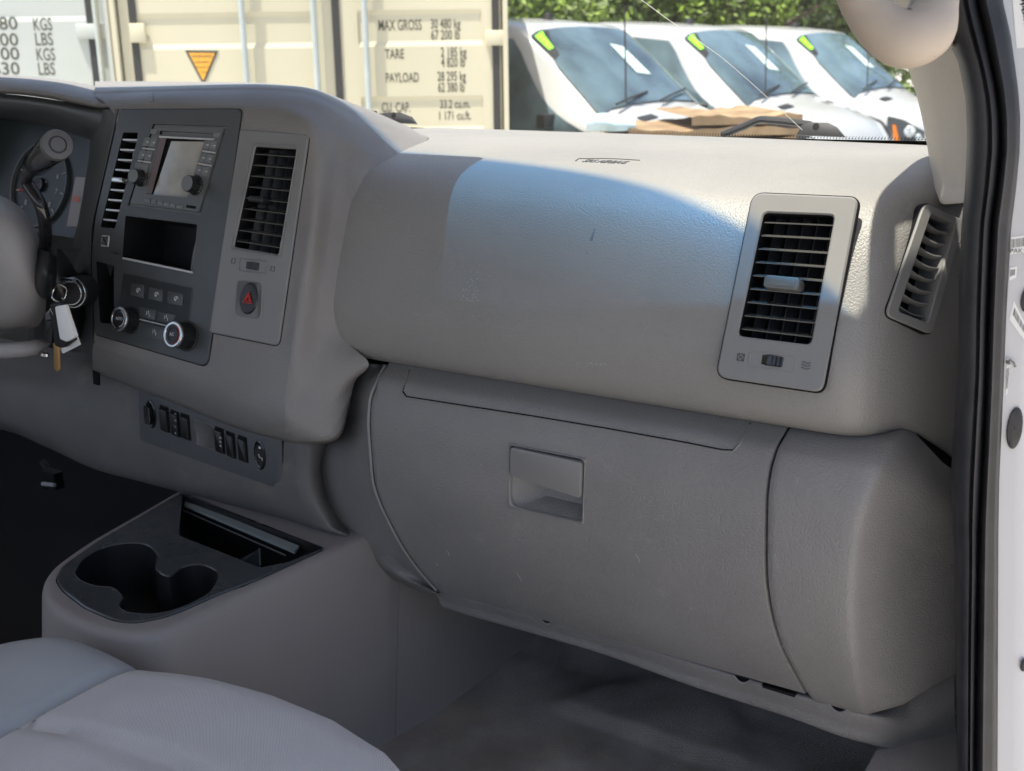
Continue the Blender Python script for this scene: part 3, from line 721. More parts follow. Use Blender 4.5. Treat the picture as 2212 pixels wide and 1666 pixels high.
# instrument cluster
PC = Pl(PY(100, 400, 1.235), (1, 0, 0), (0, .35, 1))
cb = MB(); cb.add([PC.M @ Vector((*PC.uv(x, y), 0)) for x, y in ((-160, 240), (230, 240), (215, 560), (-160, 560))], [(0, 1, 2, 3)])
clus = cb.build('instrument_cluster', mat('cluster_face', (.035, .042, .042), .35, .5), dash, smooth=False, label='dark instrument cluster with tachometer and small display')
m4 = PC.at(88, 400, .001); rg = .062
for k in range(9):
    mb = MB(); a = R(225-k*33.75); mb.tube([(rg*.86*math.cos(a), rg*.86*math.sin(a), 0), (rg*math.cos(a), rg*math.sin(a), 0)], .0009, 4, M=m4); mb.build('gauge_tick', M['white_mark'], clus, smooth=False); mb = MB()
    text_mesh(str(k), .012, m4 @ Matrix.Translation((rg*.70*math.cos(a)-.004, rg*.70*math.sin(a)-.004, 0)), mb, ext=.0002); mb.build('gauge_numeral', M['white_mark'], clus, smooth=False)
MB().tube([(-.016, .006, 0), (.014, .006, 0)], .001, 4, M=m4).build('gauge_marking', M['white_mark'], clus, smooth=False)
mb = MB(); mb.tube([(0, 0, .004), (-rg*.8, -rg*.22, .004)], [.003, .0012], 6, M=m4); mb.lathe([(.012, 0), (.011, .006), (.0001, .0065)], m4, 24, 1); mb.build('needle', [M['red_mark'], M['black']], clus)
mb = MB(); mb.lathe([(rg*1.08, 0), (rg*1.1, .006), (rg*1.15, .006), (rg*1.16, 0)], m4, 64); mb.build('gauge_ring', M['bezel2'], clus)
mb = MB(); mb.add([PC.M @ Vector((*PC.uv(x, y), .002)) for x, y in ((165, 383), (199, 385), (186, 490), (146, 490))], [(0, 1, 2, 3)]); mb.build('info_display', mat('info_display', (.30, .25, .22), .3), clus, smooth=False)
mb = MB(); mb.add([PC.M @ Vector((*PC.uv(x, y), .003)) for x, y in ((161, 424), (176, 426), (174, 438), (158, 436))], [(0, 1, 2, 3)]); mb.build('display_marking', mat('info_red', (.6, .16, .1), .4), clus, smooth=False)
MB().add([PY(-160, 240, 1.21), PY(212, 300, 1.195), PY(178, 545, 1.165), PY(-160, 545, 1.175)], [(0, 1, 2, 3)]).build('cluster_lens', None or mat('lens_tint', (.02, .02, .02), .05), clus, smooth=False) if False else None
# lower-left shelf below the cluster (ledge catching light)
C = [[PY(60, 500, 1.21), PY(130, 510, 1.2), PY(190, 520, 1.19)],
     [PY(60, 520, 1.17), PY(130, 530, 1.16), PY(200, 545, 1.13)],
     [PY(60, 540, 1.14), PY(150, 537, 1.12), PY(250, 549, 1.078)],
     [PY(60, 560, 1.15), PY(150, 548, 1.125), PY(250, 556, 1.082)],
     [PY(60, 620, 1.18), PY(150, 640, 1.15), PY(214, 700, 1.12)],
     [PY(60, 760, 1.2), PY(150, 770, 1.19), PY(214, 790, 1.14)]]
MB().loft(C, 16, 30).build('column_surround', M['bezel'], dash, ang=60)

# ---------------- lower dash with the switch panel
C = [
 [PY(-160, 700, 1.17), PY(0, 730, 1.17), PY(110, 752, 1.165), PY(215, 770, 1.16), PY(310, 800, 1.15), PY(450, 840, 1.14), PY(600, 900, 1.13), PY(650, 905, 1.13), PY(705, 905, 1.15), PY(740, 900, 1.17)],
 [PY(-160, 770, 1.13), PY(0, 790, 1.13), PY(110, 800, 1.13), PY(215, 815, 1.12), PY(310, 845, 1.112), PY(450, 895, 1.107), PY(600, 938, 1.10), PY(650, 950, 1.10), PY(690, 952, 1.12), PY(715, 950, 1.15)],
 [PY(-160, 815, 1.10), PY(0, 835, 1.10), PY(110, 850, 1.10), PY(215, 885, 1.10), PY(310, 905, 1.102), PY(450, 955, 1.100), PY(605, 1000, 1.094), PY(650, 1010, 1.094), PY(682, 1010, 1.112), PY(700, 1010, 1.15)],
 [PY(-160, 870, 1.09), PY(0, 885, 1.09), PY(110, 915, 1.09), PY(215, 945, 1.095), PY(310, 975, 1.098), PY(450, 1020, 1.096), PY(605, 1062, 1.090), PY(655, 1070, 1.090), PY(690, 1070, 1.108), PY(708, 1065, 1.15)],
 [PY(-160, 905, 1.10), PY(0, 918, 1.10), PY(100, 955, 1.10), PY(200, 1002, 1.105), PY(300, 1030, 1.108), PY(450, 1068, 1.105), PY(615, 1108, 1.100), PY(680, 1125, 1.100), PY(715, 1130, 1.11), PY(740, 1128, 1.15)],
 [PY(-160, 915, 1.14), PY(0, 928, 1.14), PY(100, 966, 1.14), PY(200, 1012, 1.14), PY(300, 1040, 1.14), PY(450, 1080, 1.14), PY(620, 1125, 1.13), PY(700, 1150, 1.12), PY(745, 1160, 1.12), PY(780, 1165, 1.15)],
 [PY(-160, 900, 1.25), PY(0, 915, 1.25), PY(100, 950, 1.25), PY(200, 1000, 1.25), PY(300, 1030, 1.25), PY(450, 1075, 1.22), PY(620, 1130, 1.2), PY(700, 1160, 1.2), PY(750, 1190, 1.2), PY(790, 1200, 1.2)]]
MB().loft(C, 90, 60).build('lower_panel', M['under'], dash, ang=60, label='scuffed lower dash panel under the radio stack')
PW = Pl(PY(455, 940, 1.094), (1, -.006, 0), (0, .02, 1))
mb = MB(); O = rnd(PW.P((301, 824), (608, 925), (610, 1058), (303, 950)), [.003, .012, .010, .010], 6)
mb.prism(O, -.012, .002, .0012, PW.M); og = offs(ccw(O), .0013); n = len(og); oo = ccw(O)
mb.add([(x, y, -.001) for x, y in oo]+[(x, y, -.001) for x, y in og], [(i, (i+1) % n, n+(i+1) % n, n+i) for i in range(n)], PW.M, 1)
mb.add([(x, y, -.001) for x, y in og]+[(x, y, -.012) for x, y in og], [(i, (i+1) % n, n+(i+1) % n, n+i) for i in range(n)], PW.M, 1)
swp = mb.build('switch_panel', [mat('switch_panel_plastic', (.095, .098, .10), .45, .5), M['gap']], dash, ang=40)
def sw(cx, cy, w=19, h=58, name='switch'):
    Q = [(cx-w/2-2, cy-h/2-2), (cx+w/2-2, cy-h/2+5), (cx+w/2+2, cy+h/2+2), (cx-w/2+2, cy+h/2-5)]
    mb = MB(); mb.prism(rnd(PW.P(*Q), .001, 3), 0, .0028, .0004, PW.M, 1)
    Q2 = [(Q[0][0]+1.2, Q[0][1]+6), (Q[1][0]-2.5, Q[1][1]+6), (Q[2][0]-2.5, Q[2][1]-2), (Q[3][0]+1.2, Q[3][1]-2)]
    mb.prism(rnd(PW.P(*Q2), .001, 3), 0, .0062, .0012, PW.M, 0)
    return mb.build(name, [M['black'], M['hole']], swp)
ss = [sw(359, 904), sw(382, 914), sw(404, 921), sw(478, 950), sw(502, 960), sw(528, 969)]
mb = MB()
for k in range(4): mb.prism([(-.0018, -.0012), (.0018, -.0012), (.0018, .0012), (-.0018, .0012)], 0, .0004, 0, PW.at(379, 894+k*14, .0066))
mb.build('marking', mat('switch_marking', (.15, .2, .22), .5), ss[1], smooth=False)
mb = MB()
for k in range(3): mb.tube([(-.002, -.0015+k*.001, 0), (0, .0015, 0), (.002, -.001, 0)], .0005, 4, M=PW.at(476, 946+k*9, .0066))
mb.build('marking', M['white_mark'], ss[3], smooth=False)
for (x, y), nm in (((329, 894), 'power_socket'), ((564, 982), 'airbag_lamp')):
    m4 = PW.at(x, y, 0) @ Matrix.Scale(2.0, 4, (0, 1, 0))
    mb = MB(); mb.lathe([(.0108, 0), (.0108, .003), (.0095, .0042), (.0085, .003), (.0001, .0028)], m4, 40)
    if nm == 'power_socket': mb.prism(rnd([(-.006, -.007), (.006, -.007), (.006, .007), (-.006, .007)], .002, 3), .002, .011, .001, m4)
    o = mb.build(nm, M['gloss'], swp)
    if nm == 'airbag_lamp':
        mb = MB(); m4 = PW.at(x-2, y, .0034)
        mb.lathe([(.0022, 0), (.002, .0006), (.0001, .0008)], m4 @ Matrix.Translation((0, .010, 0)), 12)
        mb.tube([(-.003, 0, 0), (-.002, -.004, 0), (.003, -.005, 0), (.003, -.008, 0)], .0007, 5, M=m4)
        mb.build('airbag_symbol', M['white_mark'], o)
I = rnd(PW.P((422, 906), (466, 922), (470, 972), (426, 957)), .002, 3)
mb = MB(); mb.frame(offs(ccw(I), .0012), I, .001, .0028, -.0016, PW.M, 0, 0, bev=.0004); mb.build('blank_cover', M['lower'], swp)
MB().prism(rnd(PW.P((204, 792), (216, 796), (217, 832), (206, 828)), .001, 2), .0, .004, 0, PW.M).build('slot', M['hole'], dash)

# ---------------- glove box and lower right panels
GPROF = [(1.362, 1.150), (1.348, 1.128), (1.340, 1.108), (1.325, 1.098), (1.300, 1.088), (1.27, 1.083), (1.22, 1.082), (1.17, 1.090), (1.12, 1.105), (1.07, 1.128), (1.03, 1.152), (1.00, 1.175), (.98, 1.192), (.965, 1.21)]
gp = [Vector((z, y, 0)) for z, y in GPROF]
GT = sorted([(cr(gp, i/200).x, cr(gp, i/200).y) for i in range(201)])
gY = lambda X, Z: table(GT, Z)
def gh(px, py, l=0): return surf_hit(px, py, gY, l)
def edge_fn(pts):
    T = sorted([(p.z, p.x) for p in pts]); return lambda z: table(T, z)
ledge = edge_fn([gh(*p) for p in ((838, 786), (826, 806), (812, 835), (803, 860), (799, 890), (799, 921), (803, 990), (810, 1048), (820, 1080), (832, 1108), (850, 1142), (872, 1182), (905, 1230), (942, 1271), (960, 1290))])
redge = edge_fn([gh(*p) for p in ((1700, 925), (1688, 945), (1672, 975), (1662, 1008), (1657, 1035), (1653, 1070), (1652, 1108), (1651, 1180), (1653, 1260), (1660, 1310), (1672, 1360), (1688, 1405), (1706, 1440), (1738, 1497), (1760, 1520))])
HX0, HX1, HZ0, HZ1 = -.6875, -.5835, 1.213, 1.2945
a_ = gh(1100, 960); b_ = gh(1264, 988); c__ = gh(1264, 1128); d__ = gh(1102, 1085)
HX0 = (a_.x+d__.x)/2; HX1 = (b_.x+c__.x)/2; HZ1 = (a_.z+b_.z)/2; HZ0 = (c__.z+gh(1120, 1100).z)/2
def zrange(z0, z1, n): return [z0+(z1-z0)*i/n for i in range(n+1)]
zs = sorted(set([round(z, 5) for z in zrange(1.0395, HZ0, 22)+zrange(HZ0, HZ1, 10)+zrange(HZ1, 1.356, 14)]))
def gbottom(X): return .0
rows = []
for z in zs:
    xl, xr = ledge(z), redge(z)
    # the door's lower edge sits a little lower towards the left
    r = [Vector((xl+(HX0-xl)*i/24, 0, z)) for i in range(24)]+[Vector((HX0+(HX1-HX0)*i/10, 0, z)) for i in range(10)]+[Vector((HX1+(xr-HX1)*i/40, 0, z)) for i in range(41)]
    for p in r: p.y = gY(0, z)
    # edge roll
    rows.append([Vector((r[0].x-.0006, r[0].y+.012, z)), Vector((r[0].x-.0004, r[0].y+.002, z)), Vector((r[0].x+.0016, r[0].y, z))]+r[1:-1]+[Vector((r[-1].x-.0014, r[-1].y, z)), Vector((r[-1].x, r[-1].y+.002, z)), Vector((r[-1].x, r[-1].y+.012, z))])
def skh(c): return HX0 < c.x < HX1 and HZ0 < c.z < HZ1 and c.y < 1.12
# shallow recessed area round the grip strip
def strip_off(p):
    x, y = proj(p); return 0
GB = MB().grid(rows, skip=skh)
glove = GB.build('glove_box', M['lower'], dash, ang=50, label='large grey glove box door with scattered scratches')
# handle recess
PH = Pl(((HX0+HX1)/2, gY(0, (HZ0+HZ1)/2), (HZ0+HZ1)/2), (1, 0, 0), (0, gY(0, HZ1)-gY(0, HZ0), HZ1-HZ0))
w2 = (HX1-HX0)/2; h2 = math.hypot(gY(0, HZ1)-gY(0, HZ0), HZ1-HZ0)/2
O = rnd([(-w2-.0005, h2+.0005), (w2+.0005, h2+.0005), (w2+.0005, -h2-.0005), (-w2-.0005, -h2-.0005)], .0006, 6)
I = rnd([(-w2+.0015, h2-.0012), (w2-.0015, h2-.0012), (w2-.0015, -h2+.0015), (-w2+.0015, -h2+.0015)], [.003, .008, .004, .013], 6)
mb = MB(); mb.frame(O, I, -.004, .0006, .006, PH.M, 0, 0, bev=.0012)
I2 = rnd([(-w2+.028, h2-.003), (w2-.003, h2-.003), (w2-.003, -h2+.012), (-w2+.028, -h2+.014)], [.003, .003, .010, .012], 6)
n = len(I); mb.add([(x, y, -.006) for x, y in I]+[(x, y, -.026) for x, y in I2], [(i, (i+1) % n, n+(i+1) % n, n+i) for i in range(n)]+[tuple(range(n, 2*n))], PH.M)
rec = mb.build('handle_recess', M['lower'], glove, ang=50)
hy = -h2*.14
mb = MB(); mb.prism(rnd([(-w2+.003, hy+.007), (w2-.003, hy-.003), (w2-.003, h2-.004), (-w2+.003, h2-.0025)], .005, 5), -.010, .0035, .0014, PH.M)
mb.build('handle', mat('glove_handle', (.215, .205, .197), .42, .45, bump=(900, .1, .0003)), glove, ang=40)
# grip strip (inset outlined by a black line as groove shade)
def gpatch(poly, lift, nseg=1):
    return [gh(x, y, lift) for x, y in poly]
S0 = [(884, 801), (870, 845), (878, 857), (1000, 876), (1150, 899), (1300, 924), (1474, 955), (1560, 972), (1584, 973), (1600, 955), (1621, 915)]
top = [(884, 800), (884, 801), (886, 803), (1000, 822), (1150, 845), (1300, 869), (1474, 894), (1560, 907), (1585, 911), (1605, 914), (1621, 917)]
dense = []
for i in range(len(S0)-1):
    for k in range(8): dense.append((S0[i][0]+(S0[i+1][0]-S0[i][0])*k/8, S0[i][1]+(S0[i+1][1]-S0[i][1])*k/8))
dense.append(S0[-1])
mb = MB(); mb.tube([gh(x, y, .0001) for x, y in dense], .0011, 6, 0)
mb.build('groove_shade_line', M['gap'], glove)
mb = MB(); mb.tube([gh(x-1, y+3.2, -.0006) for x, y in dense], .0019, 8); mb.build('strip_edge', M['lower'], glove)
# bottom seam etc. : panels beside the door
GAPW = .0028
rows = []
RX = lambda z: table([(.98, -.256), (1.003, -.258), (1.04, -.262), (1.087, -.266), (1.15, -.270), (1.2, -.272), (1.27, -.271), (1.31, -.266), (1.34, -.259), (1.362, -.253)], z)
RP = [(-.02, 0), (-.009, .0005), (-.004, .002), (0, .006), (.0035, .0115), (.010, .022), (.030, .056), (.052, .095), (.085, .15)]
zs2 = zrange(1.030, 1.352, 52)
for z in zs2:
    xl = redge(min(z, 1.352))+GAPW; r = []
    y0 = gY(0, min(z, 1.362)); xr = RX(z)
    r.append(Vector((xl, y0+.012, z))); r.append(Vector((xl, y0+.002, z)))
    for i in range(9): r.append(Vector((xl+.0016+(xr-.02-xl-.0016)*i/9, y0, z)))
    for k, (dx, dy) in enumerate(RP):
        q_ = max(0, dx+.002)/.087; zz = (1.03+.035*q_)+(z-1.03)/.322*((1.352-.122*q_)-(1.03+.035*q_))
        yb = y0*(1-min(1, max(0, dx)/.03)) + (1.10+(y0-1.10)*.35)*min(1, max(0, dx)/.03)
        r.append(Vector((xr+dx, yb+dy, zz)))
    rows.append(r)
# rounded-off lower corner
b0 = [p.copy() for p in rows[0]]
rows.insert(0, [Vector((p.x, p.y+.02, p.z-.006)) for p in b0]); rows.insert(0, [Vector((p.x, p.y+.06, p.z-.008)) for p in b0])
# top edge rolls forward under the pad
t0 = rows[-1]; rows.append([Vector((p.x, p.y+.012, p.z+.0025)) for p in t0]); rows.append([Vector((p.x, p.y+.06, p.z+.003)) for p in t0])
MB().grid(rows).build('end_panel', M['lower'], dash, ang=60, label='grey panel between the glove box and the door opening')
# black sheet behind the door gaps, standing in for their shade
rows = [[Vector((ledge(z)-.006+(redge(z)-ledge(z)+.014)*i/20, gY(0, z)+.034, z)) for i in range(21)] for z in zrange(.985, 1.362, 30)]
MB().grid(rows).build('gap_shade_backing', M['gap'], dash)
# concave filler left of the glove box
Ls = [(800, 786), (775, 812), (757, 850), (752, 890), (735, 935), (700, 962), (684, 1000), (690, 1060), (715, 1115), (765, 1170), (845, 1235), (945, 1282)]
Rs = [(834, 790), (812, 835), (803, 860), (799, 900), (799, 930), (803, 985), (808, 1040), (820, 1080), (838, 1120), (870, 1180), (905, 1230), (945, 1275)]
C = []
for a, b in zip(Ls, Rs):
    e = gh(*b, -.0005); e.x -= GAPW*.7; m1 = ((a[0]+b[0])/2, (a[1]+b[1])/2)
    pl = PY(a[0], a[1], 1.145); pm = PY(m1[0]+6, m1[1], e.y+.022)
    C.append([PY(a[0]-30, a[1], 1.17), pl, pm, Vector((e.x-.004, e.y+.004, e.z)), e, Vector((e.x+.0005, e.y+.012, e.z))])
MB().loft(C, 24, 60).build('side_filler', M['lower'], dash, ang=60)
# light raised bead along the left edge of the door opening
bead = [gh(x-3, y, .0008) for x, y in Rs[0:]]
MB().tube([cr(bead, i/60) for i in range(61)], .0020, 8).build('edge_bead', M['trim'], dash)
# lower trim strip below the glove box with notches
top = [(930, 1262), (1000, 1284), (1100, 1313), (1290, 1367), (1500, 1432), (1700, 1493), (1820, 1530), (1901, 1548), (1960, 1558), (2010, 1545), (2062, 1512)]
bot = [(962, 1312), (1020, 1330), (1120, 1358), (1300, 1410), (1500, 1482), (1700, 1546), (1820, 1590), (1901, 1612), (1960, 1628), (2010, 1640), (2070, 1656)]
C = [[], [], [], []]
for (a, b) in zip(top, bot):
    yt = 1.195 if a[0] < 1880 else 1.2+(a[0]-1880)/180*.06
    m_ = ((a[0]+b[0])/2, (a[1]+b[1])/2+4)
    yt -= .043 if a[0] < 1880 else .043-(a[0]-1880)/180*.03
    C[0].append(PY(a[0], a[1]-(14 if a[0] < 1905 else 60 if a[0] < 2000 else 100), yt+(.02 if a[0] < 1905 else .03))); C[1].append(PY(a[0], a[1]+3, yt+.006)); C[2].append(PY(m_[0], m_[1], yt+.012)); C[3].append(PY(b[0], b[1], yt+.020))
C.append([p+Vector((0, .06, .01)) for p in C[3]])
strip = MB().loft(C, 80, 24).build('lower_trim', M['lower'], dash, ang=60)
for cx, cy, w_ in ((1180, 1342, 15), (1603, 1468, 20), (1811, 1530, 24)):
    mb = MB(); yq = 1.153
    arc = [(cx-w_+2*w_*i/10, cy-w_*.24+ (w_*2*i/10)*.27 - w_*.27 + math.sin(math.pi*i/10)*w_*.62) for i in range(11)]
    pts = [PY(x, y, yq-.001) for x, y in arc]
    base = [PY(cx-w_+2*w_*i/10, cy-w_*.51+(w_*2*i/10)*.27, yq+.004) for i in range(11)]
    mb.grid([base, pts], 0); mb.tube(pts, .0014, 6, 1)
    mb.build('fixing_notch', [M['gap'], M['lower']], strip)
for a, b in (((1096, 1312), (1150, 1326)), ((1645, 1480), (1716, 1500))):
    P4 = [PY(a[0], a[1], 1.148), PY(b[0], b[1], 1.148), PY(b[0], b[1]+7, 1.149), PY(a[0]+3, a[1]+6, 1.149)]
    MB().add(P4+[p+Vector((0, .01, 0)) for p in P4], [(0, 1, 2, 3), (7, 6, 5, 4), (0, 4, 5, 1), (2, 6, 7, 3), (1, 5, 6, 2), (3, 7, 4, 0)]).build('fixing_slot', M['gap'], strip, smooth=False)
# scratches on the glove box
mb = MB(); rs = random.Random(11)
flecks(mb, 1440, 1120, 34, 26, 150, gY, .6, 1.9, rs); flecks(mb, 1400, 1185, 22, 3, 30, gY, .6, 2, rs); flecks(mb, 1210, 1215, 90, 50, 9, gY, .6, 2, rs)
for (x, y, dx, dy) in ((1372, 1196, 10, 20), (965, 1190, 6, 12), (1115, 1236, 12, 22), (1375, 1365, 2, 6), (1490, 1312, 3, 6), (1210, 1385, 4, 2), (1690, 1395, 1, 4), (940, 1215, 5, 8)):
    p, q_ = gh(x, y, .0006), gh(x+dx, y+dy, .0006); mb.tube([p, p.lerp(q_, .5)+Vector((.001, 0, 0)), q_], [.0002, .0006, .0002], 4)
tag(mb.build('scratches', M['grey_mark'], glove, smooth=False), kind='stuff')

# ================================================================ centre console
ZT = 1.10
def XY(px, py, z=ZT): p = PZ(px, py, z); return (p.x, p.y)
cons = empty('centre_console', (-1.05, .95, FLOORZ), 'grey centre console with dark cup holder tray between the seats', 'console')
outer = [(425, 1036), (300, 1108), (205, 1162), (132, 1212), (106, 1240), (98, 1268), (112, 1302), (160, 1334), (230, 1358), (300, 1366), (352, 1358), (420, 1330), (560, 1262), (770, 1163)]
oc = [XY(*p) for p in outer]
oc = [oc[0]]+oc[1:]
ins = [(392, 1062), (706, 1185), (560, 1252), (468, 1287), (400, 1318), (357, 1334), (293, 1347), (245, 1342), (181, 1314), (132, 1276), (118, 1252), (134, 1222), (207, 1170), (290, 1122)]
ic = [XY(*p) for p in ins]
dens = []
ov = [Vector((*p, 0)) for p in oc]
for i in range(65): q = cr(ov, i/64); dens.append((q.x, q.y))
XR = dens[-1][0]
dens = dens+[(XR+.022, 1.30), (XR+.045, 1.55), (XR+.05, 1.7), (-1.40, 1.7), (dens[0][0]-.02, 1.4)]
dens = ccw(dens)
od = lambda d: offs(dens, d)
# resample the insert outline to match for the top rim
rings = [[(x, y, ZT-.001) for x, y in od(-.012)], [(x, y, ZT-.001) for x, y in od(-.006)], [(x, y, ZT-.003) for x, y in od(0)], [(x, y, ZT-.007) for x, y in od(.0035)], [(x, y, ZT-.014) for x, y in od(.0055)], [(x, y, ZT-.05) for x, y in od(.010)], [(x, y, ZT-.17) for x, y in od(.024)], [(x, y, FLOORZ-.01) for x, y in od(.045)]]
mb = MB(); mb.grid([[Vector(p) for p in r] for r in rings], close=True)
n = len(dens); mb.f.append(list(range(n))); mb.m.append(0)
# cut a large hole: rebuild the top as plate with opening
mb.f.pop(); mb.m.pop()
icr = rnd(ic, .012, 4)
plate(mb, od(-.012), [offs(ccw(icr), .0)], ZT-.001, Matrix.Identity(4))
nn = len(icr); cc = ccw(icr)
mb.add([(x, y, ZT-.001) for x, y in cc]+[(x, y, ZT-.012) for x, y in cc], [(i, (i+1) % nn, nn+(i+1) % nn, nn+i) for i in range(nn)], None, 1)
mb.build('console_body', [M['warm'], M['gap']], cons, ang=50)
MB().tube([PX(862, 1240, XR+.034), PX(858, 1400, XR+.045), PX(854, 1590, XR+.058)], .0007, 6).build('panel_seam', M['under'], cons)
cup = [(162, 1237), (181, 1208), (220, 1186), (271, 1175), (315, 1178), (338, 1199), (337, 1231), (365, 1247), (392, 1228), (430, 1221), (465, 1234), (468, 1253), (449, 1282), (398, 1310), (341, 1326), (283, 1324), (258, 1309), (266, 1290), (245, 1270), (207, 1266), (175, 1253)]
cv = [Vector((*XY(*p), 0)) for p in cup]; cv.append(cv[0]); cup2 = [(lambda q: (q.x, q.y))(cr(cv, i/84)) for i in range(84)]
pk = [(394, 1070), (700, 1184), (622, 1216), (562, 1228), (386, 1158)]
pkc = rnd([XY(*p) for p in pk], .004, 4)
mb = MB(); it = ccw(offs(cc, -.0012)); zt = ZT+.001
ith = offs(it, -.002)
plate(mb, ith, [offs(ccw(cup2), .0025), pkc], zt, Matrix.Identity(4))
n = len(it); mb.add([(x, y, zt) for x, y in ith]+[(x, y, zt-.0015) for x, y in it]+[(x, y, zt-.012) for x, y in it], [(k*n+i, k*n+(i+1) % n, (k+1)*n+(i+1) % n, (k+1)*n+i) for k in (0, 1) for i in range(n)])
c2 = ccw(cup2); n = len(c2)
mb.add([(x, y, zt) for x, y in offs(c2, .0025)]+[(x, y, zt+.0005) for x, y in offs(c2, .0015)]+[(x, y, zt-.001) for x, y in c2]+[(x, y, zt-.075) for x, y in offs(c2, -.003)], [(k*n+i, k*n+(i+1) % n, (k+1)*n+(i+1) % n, (k+1)*n+i) for k in (0, 1) for i in range(n)])
b = len(mb.v)-2*n
mb.add([(x, y, zt-.001) for x, y in c2]+[(x, y, zt-.075) for x, y in offs(c2, -.003)], [(i, (i+1) % n, n+(i+1) % n, n+i) for i in range(n)]+[tuple(range(n, 2*n))], None, 1)
c3 = ccw(pkc); n = len(c3)
mb.add([(x, y, zt) for x, y in c3]+[(x, y, zt-.09) for x, y in c3], [(i, (i+1) % n, n+(i+1) % n, n+i) for i in range(n)]+[tuple(range(n, 2*n))], None, 1)
mb.build('cup_holder_tray', [M['insert'], M['black']], cons, ang=40)
mb = MB()
P4 = [PZ(x, y, ZT-.008) for x, y in ((402, 1080), (646, 1179), (636, 1191), (398, 1090))]
mb.add(P4+[p-Vector((0, 0, .004)) for p in P4], [(0, 1, 2, 3), (7, 6, 5, 4), (0, 4, 5, 1), (1, 5, 6, 2), (2, 6, 7, 3), (3, 7, 4, 0)])
mb.build('tray_ledge', M['teal'], cons, smooth=False)
mb = MB(); mb.tube([PZ(390, 1100, ZT-.012), PZ(617, 1200, ZT-.012)], .0012, 5); mb.tube([PZ(386, 1105, ZT-.01), PZ(387, 1155, ZT-.005)], .0016, 5)
mb.tube([PZ(515, 1218, ZT-.012), PZ(560, 1188, ZT-.012)], .0016, 5); mb.tube([PZ(560, 1186, ZT-.008), PZ(562, 1222, ZT-.008)], .0014, 5)
a, b = PZ(506, 1214, ZT-.01), PZ(560, 1187, ZT-.01)
mb.add([a, b, b-Vector((0, 0, .05)), a-Vector((0, 0, .05))], [(0, 1, 2, 3)])
mb.build('tray_divider', M['bezel'], cons)

# ================================================================ seats
def cushion(name, label, front, x0, x1, seamx, zc, ymin, bolster, mats, seamy=None):
    nx, NY = 120, 90; T = front
    drops = [(-.004, -.34), (-.006, -.16), (-.001, -.085), (.008, -.045), (.024, -.018), (.05, -.004), (.09, 0)]
    G = []; ys = []
    for i in range(NY+1):
        if i <= 30: v = cr([Vector((a, b, 0)) for a, b in drops], i/30); ys.append((v.x, v.y))
        else: ys.append((.09+(i-30)/60*(.95-.09-ymin), 0))
    for d, dz in ys:
        r = []
        for j in range(nx+1):
            X = x0+(x1-x0)*j/nx; yf = table(T, X); Y = yf-d
            z = zc+dz
            if seamx is not None:
                z -= .008*math.exp(-((X-seamx)/.006)**2)*min(1, max(0, (d+.02)/.03))
                if X < seamx: z += bolster*math.sin(math.pi*min(1, (seamx-X)/(seamx-x0)))*(1 if d > 0 else .3)
                else: z += .008*(1-math.exp(-((X-seamx)/.05)**2))
            if seamy is not None and X > (seamx or -9):
                sy = seamy+.02*math.sin((X-seamx)*6); z -= .008*math.exp(-((Y-sy)/.007)**2); 
            e = min(X-x0, x1-X); z -= .06*max(0, 1-e/.05)**2
            z += (.0012*math.sin(X*23+Y*9)+.0003*math.sin(X*61-Y*37+2*math.sin(Y*15)))*min(1, max(0, d*20))
            r.append(Vector((X, Y, z)))
        G.append(r)
    mb = MB().grid(G)
    if seamx is not None:
        for k, f in enumerate(mb.f):
            c = sum((mb.v[i].x for i in f))/4
            mb.m[k] = 1 if c < seamx else 0
    root = empty(name, ((x0+x1)/2, .6, FLOORZ), label, 'seat')
    cu = mb.build('seat_cushion', mats, root, ang=60)
    if seamx is not None:
        def zat(X, Y):
            j = min(nx, max(0, round((X-x0)/(x1-x0)*nx))); return min(G, key=lambda r: abs(r[j].y-Y))[j].z
        st_ = MB(); y = .20
        while y < table(T, seamx)-.02:
            for dx in (.0075,):
                p, q = Vector((seamx+dx, y, zat(seamx+dx, y)+.0006)), Vector((seamx+dx, y+.0042, zat(seamx+dx, y+.0042)+.0006)); st_.tube([p, q], .0005, 4)
            y += .0062
        tag(st_.build('seam_stitching', mat('thread', (.22, .22, .225), .8), cu, smooth=False), kind='stuff')
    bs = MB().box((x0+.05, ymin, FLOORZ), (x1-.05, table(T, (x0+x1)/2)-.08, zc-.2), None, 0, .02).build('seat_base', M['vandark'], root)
    return root
K_ = .82
Fp = [(a*K_, b*K_) for a, b in [(-1.42, .80), (-1.36, .86), (-1.28, .912), (-1.17, .935), (-1.05, .958), (-.95, .968), (-.85, .965), (-.76, .945), (-.68, .905), (-.60, .84), (-.5, .72)]]
cushion('passenger_seat', 'pale grey fabric passenger seat cushion with vinyl bolster, in front of the console', Fp, -1.39*K_, -.52*K_, -1.165*K_, ZC-.786*K_, .15, .020, [M['fabric'], M['vinyl']], seamy=.728*K_)
Fd = [(-2.1, .78), (-2.0, .88), (-1.7, .90), (-1.5, .895), (-1.42, .87), (-1.38, .80)]
cushion('driver_seat', 'corner of the grey driver seat cushion at the left edge', Fd, -2.05, -1.40, None, .945, .2, 0, [M['vinyl']])

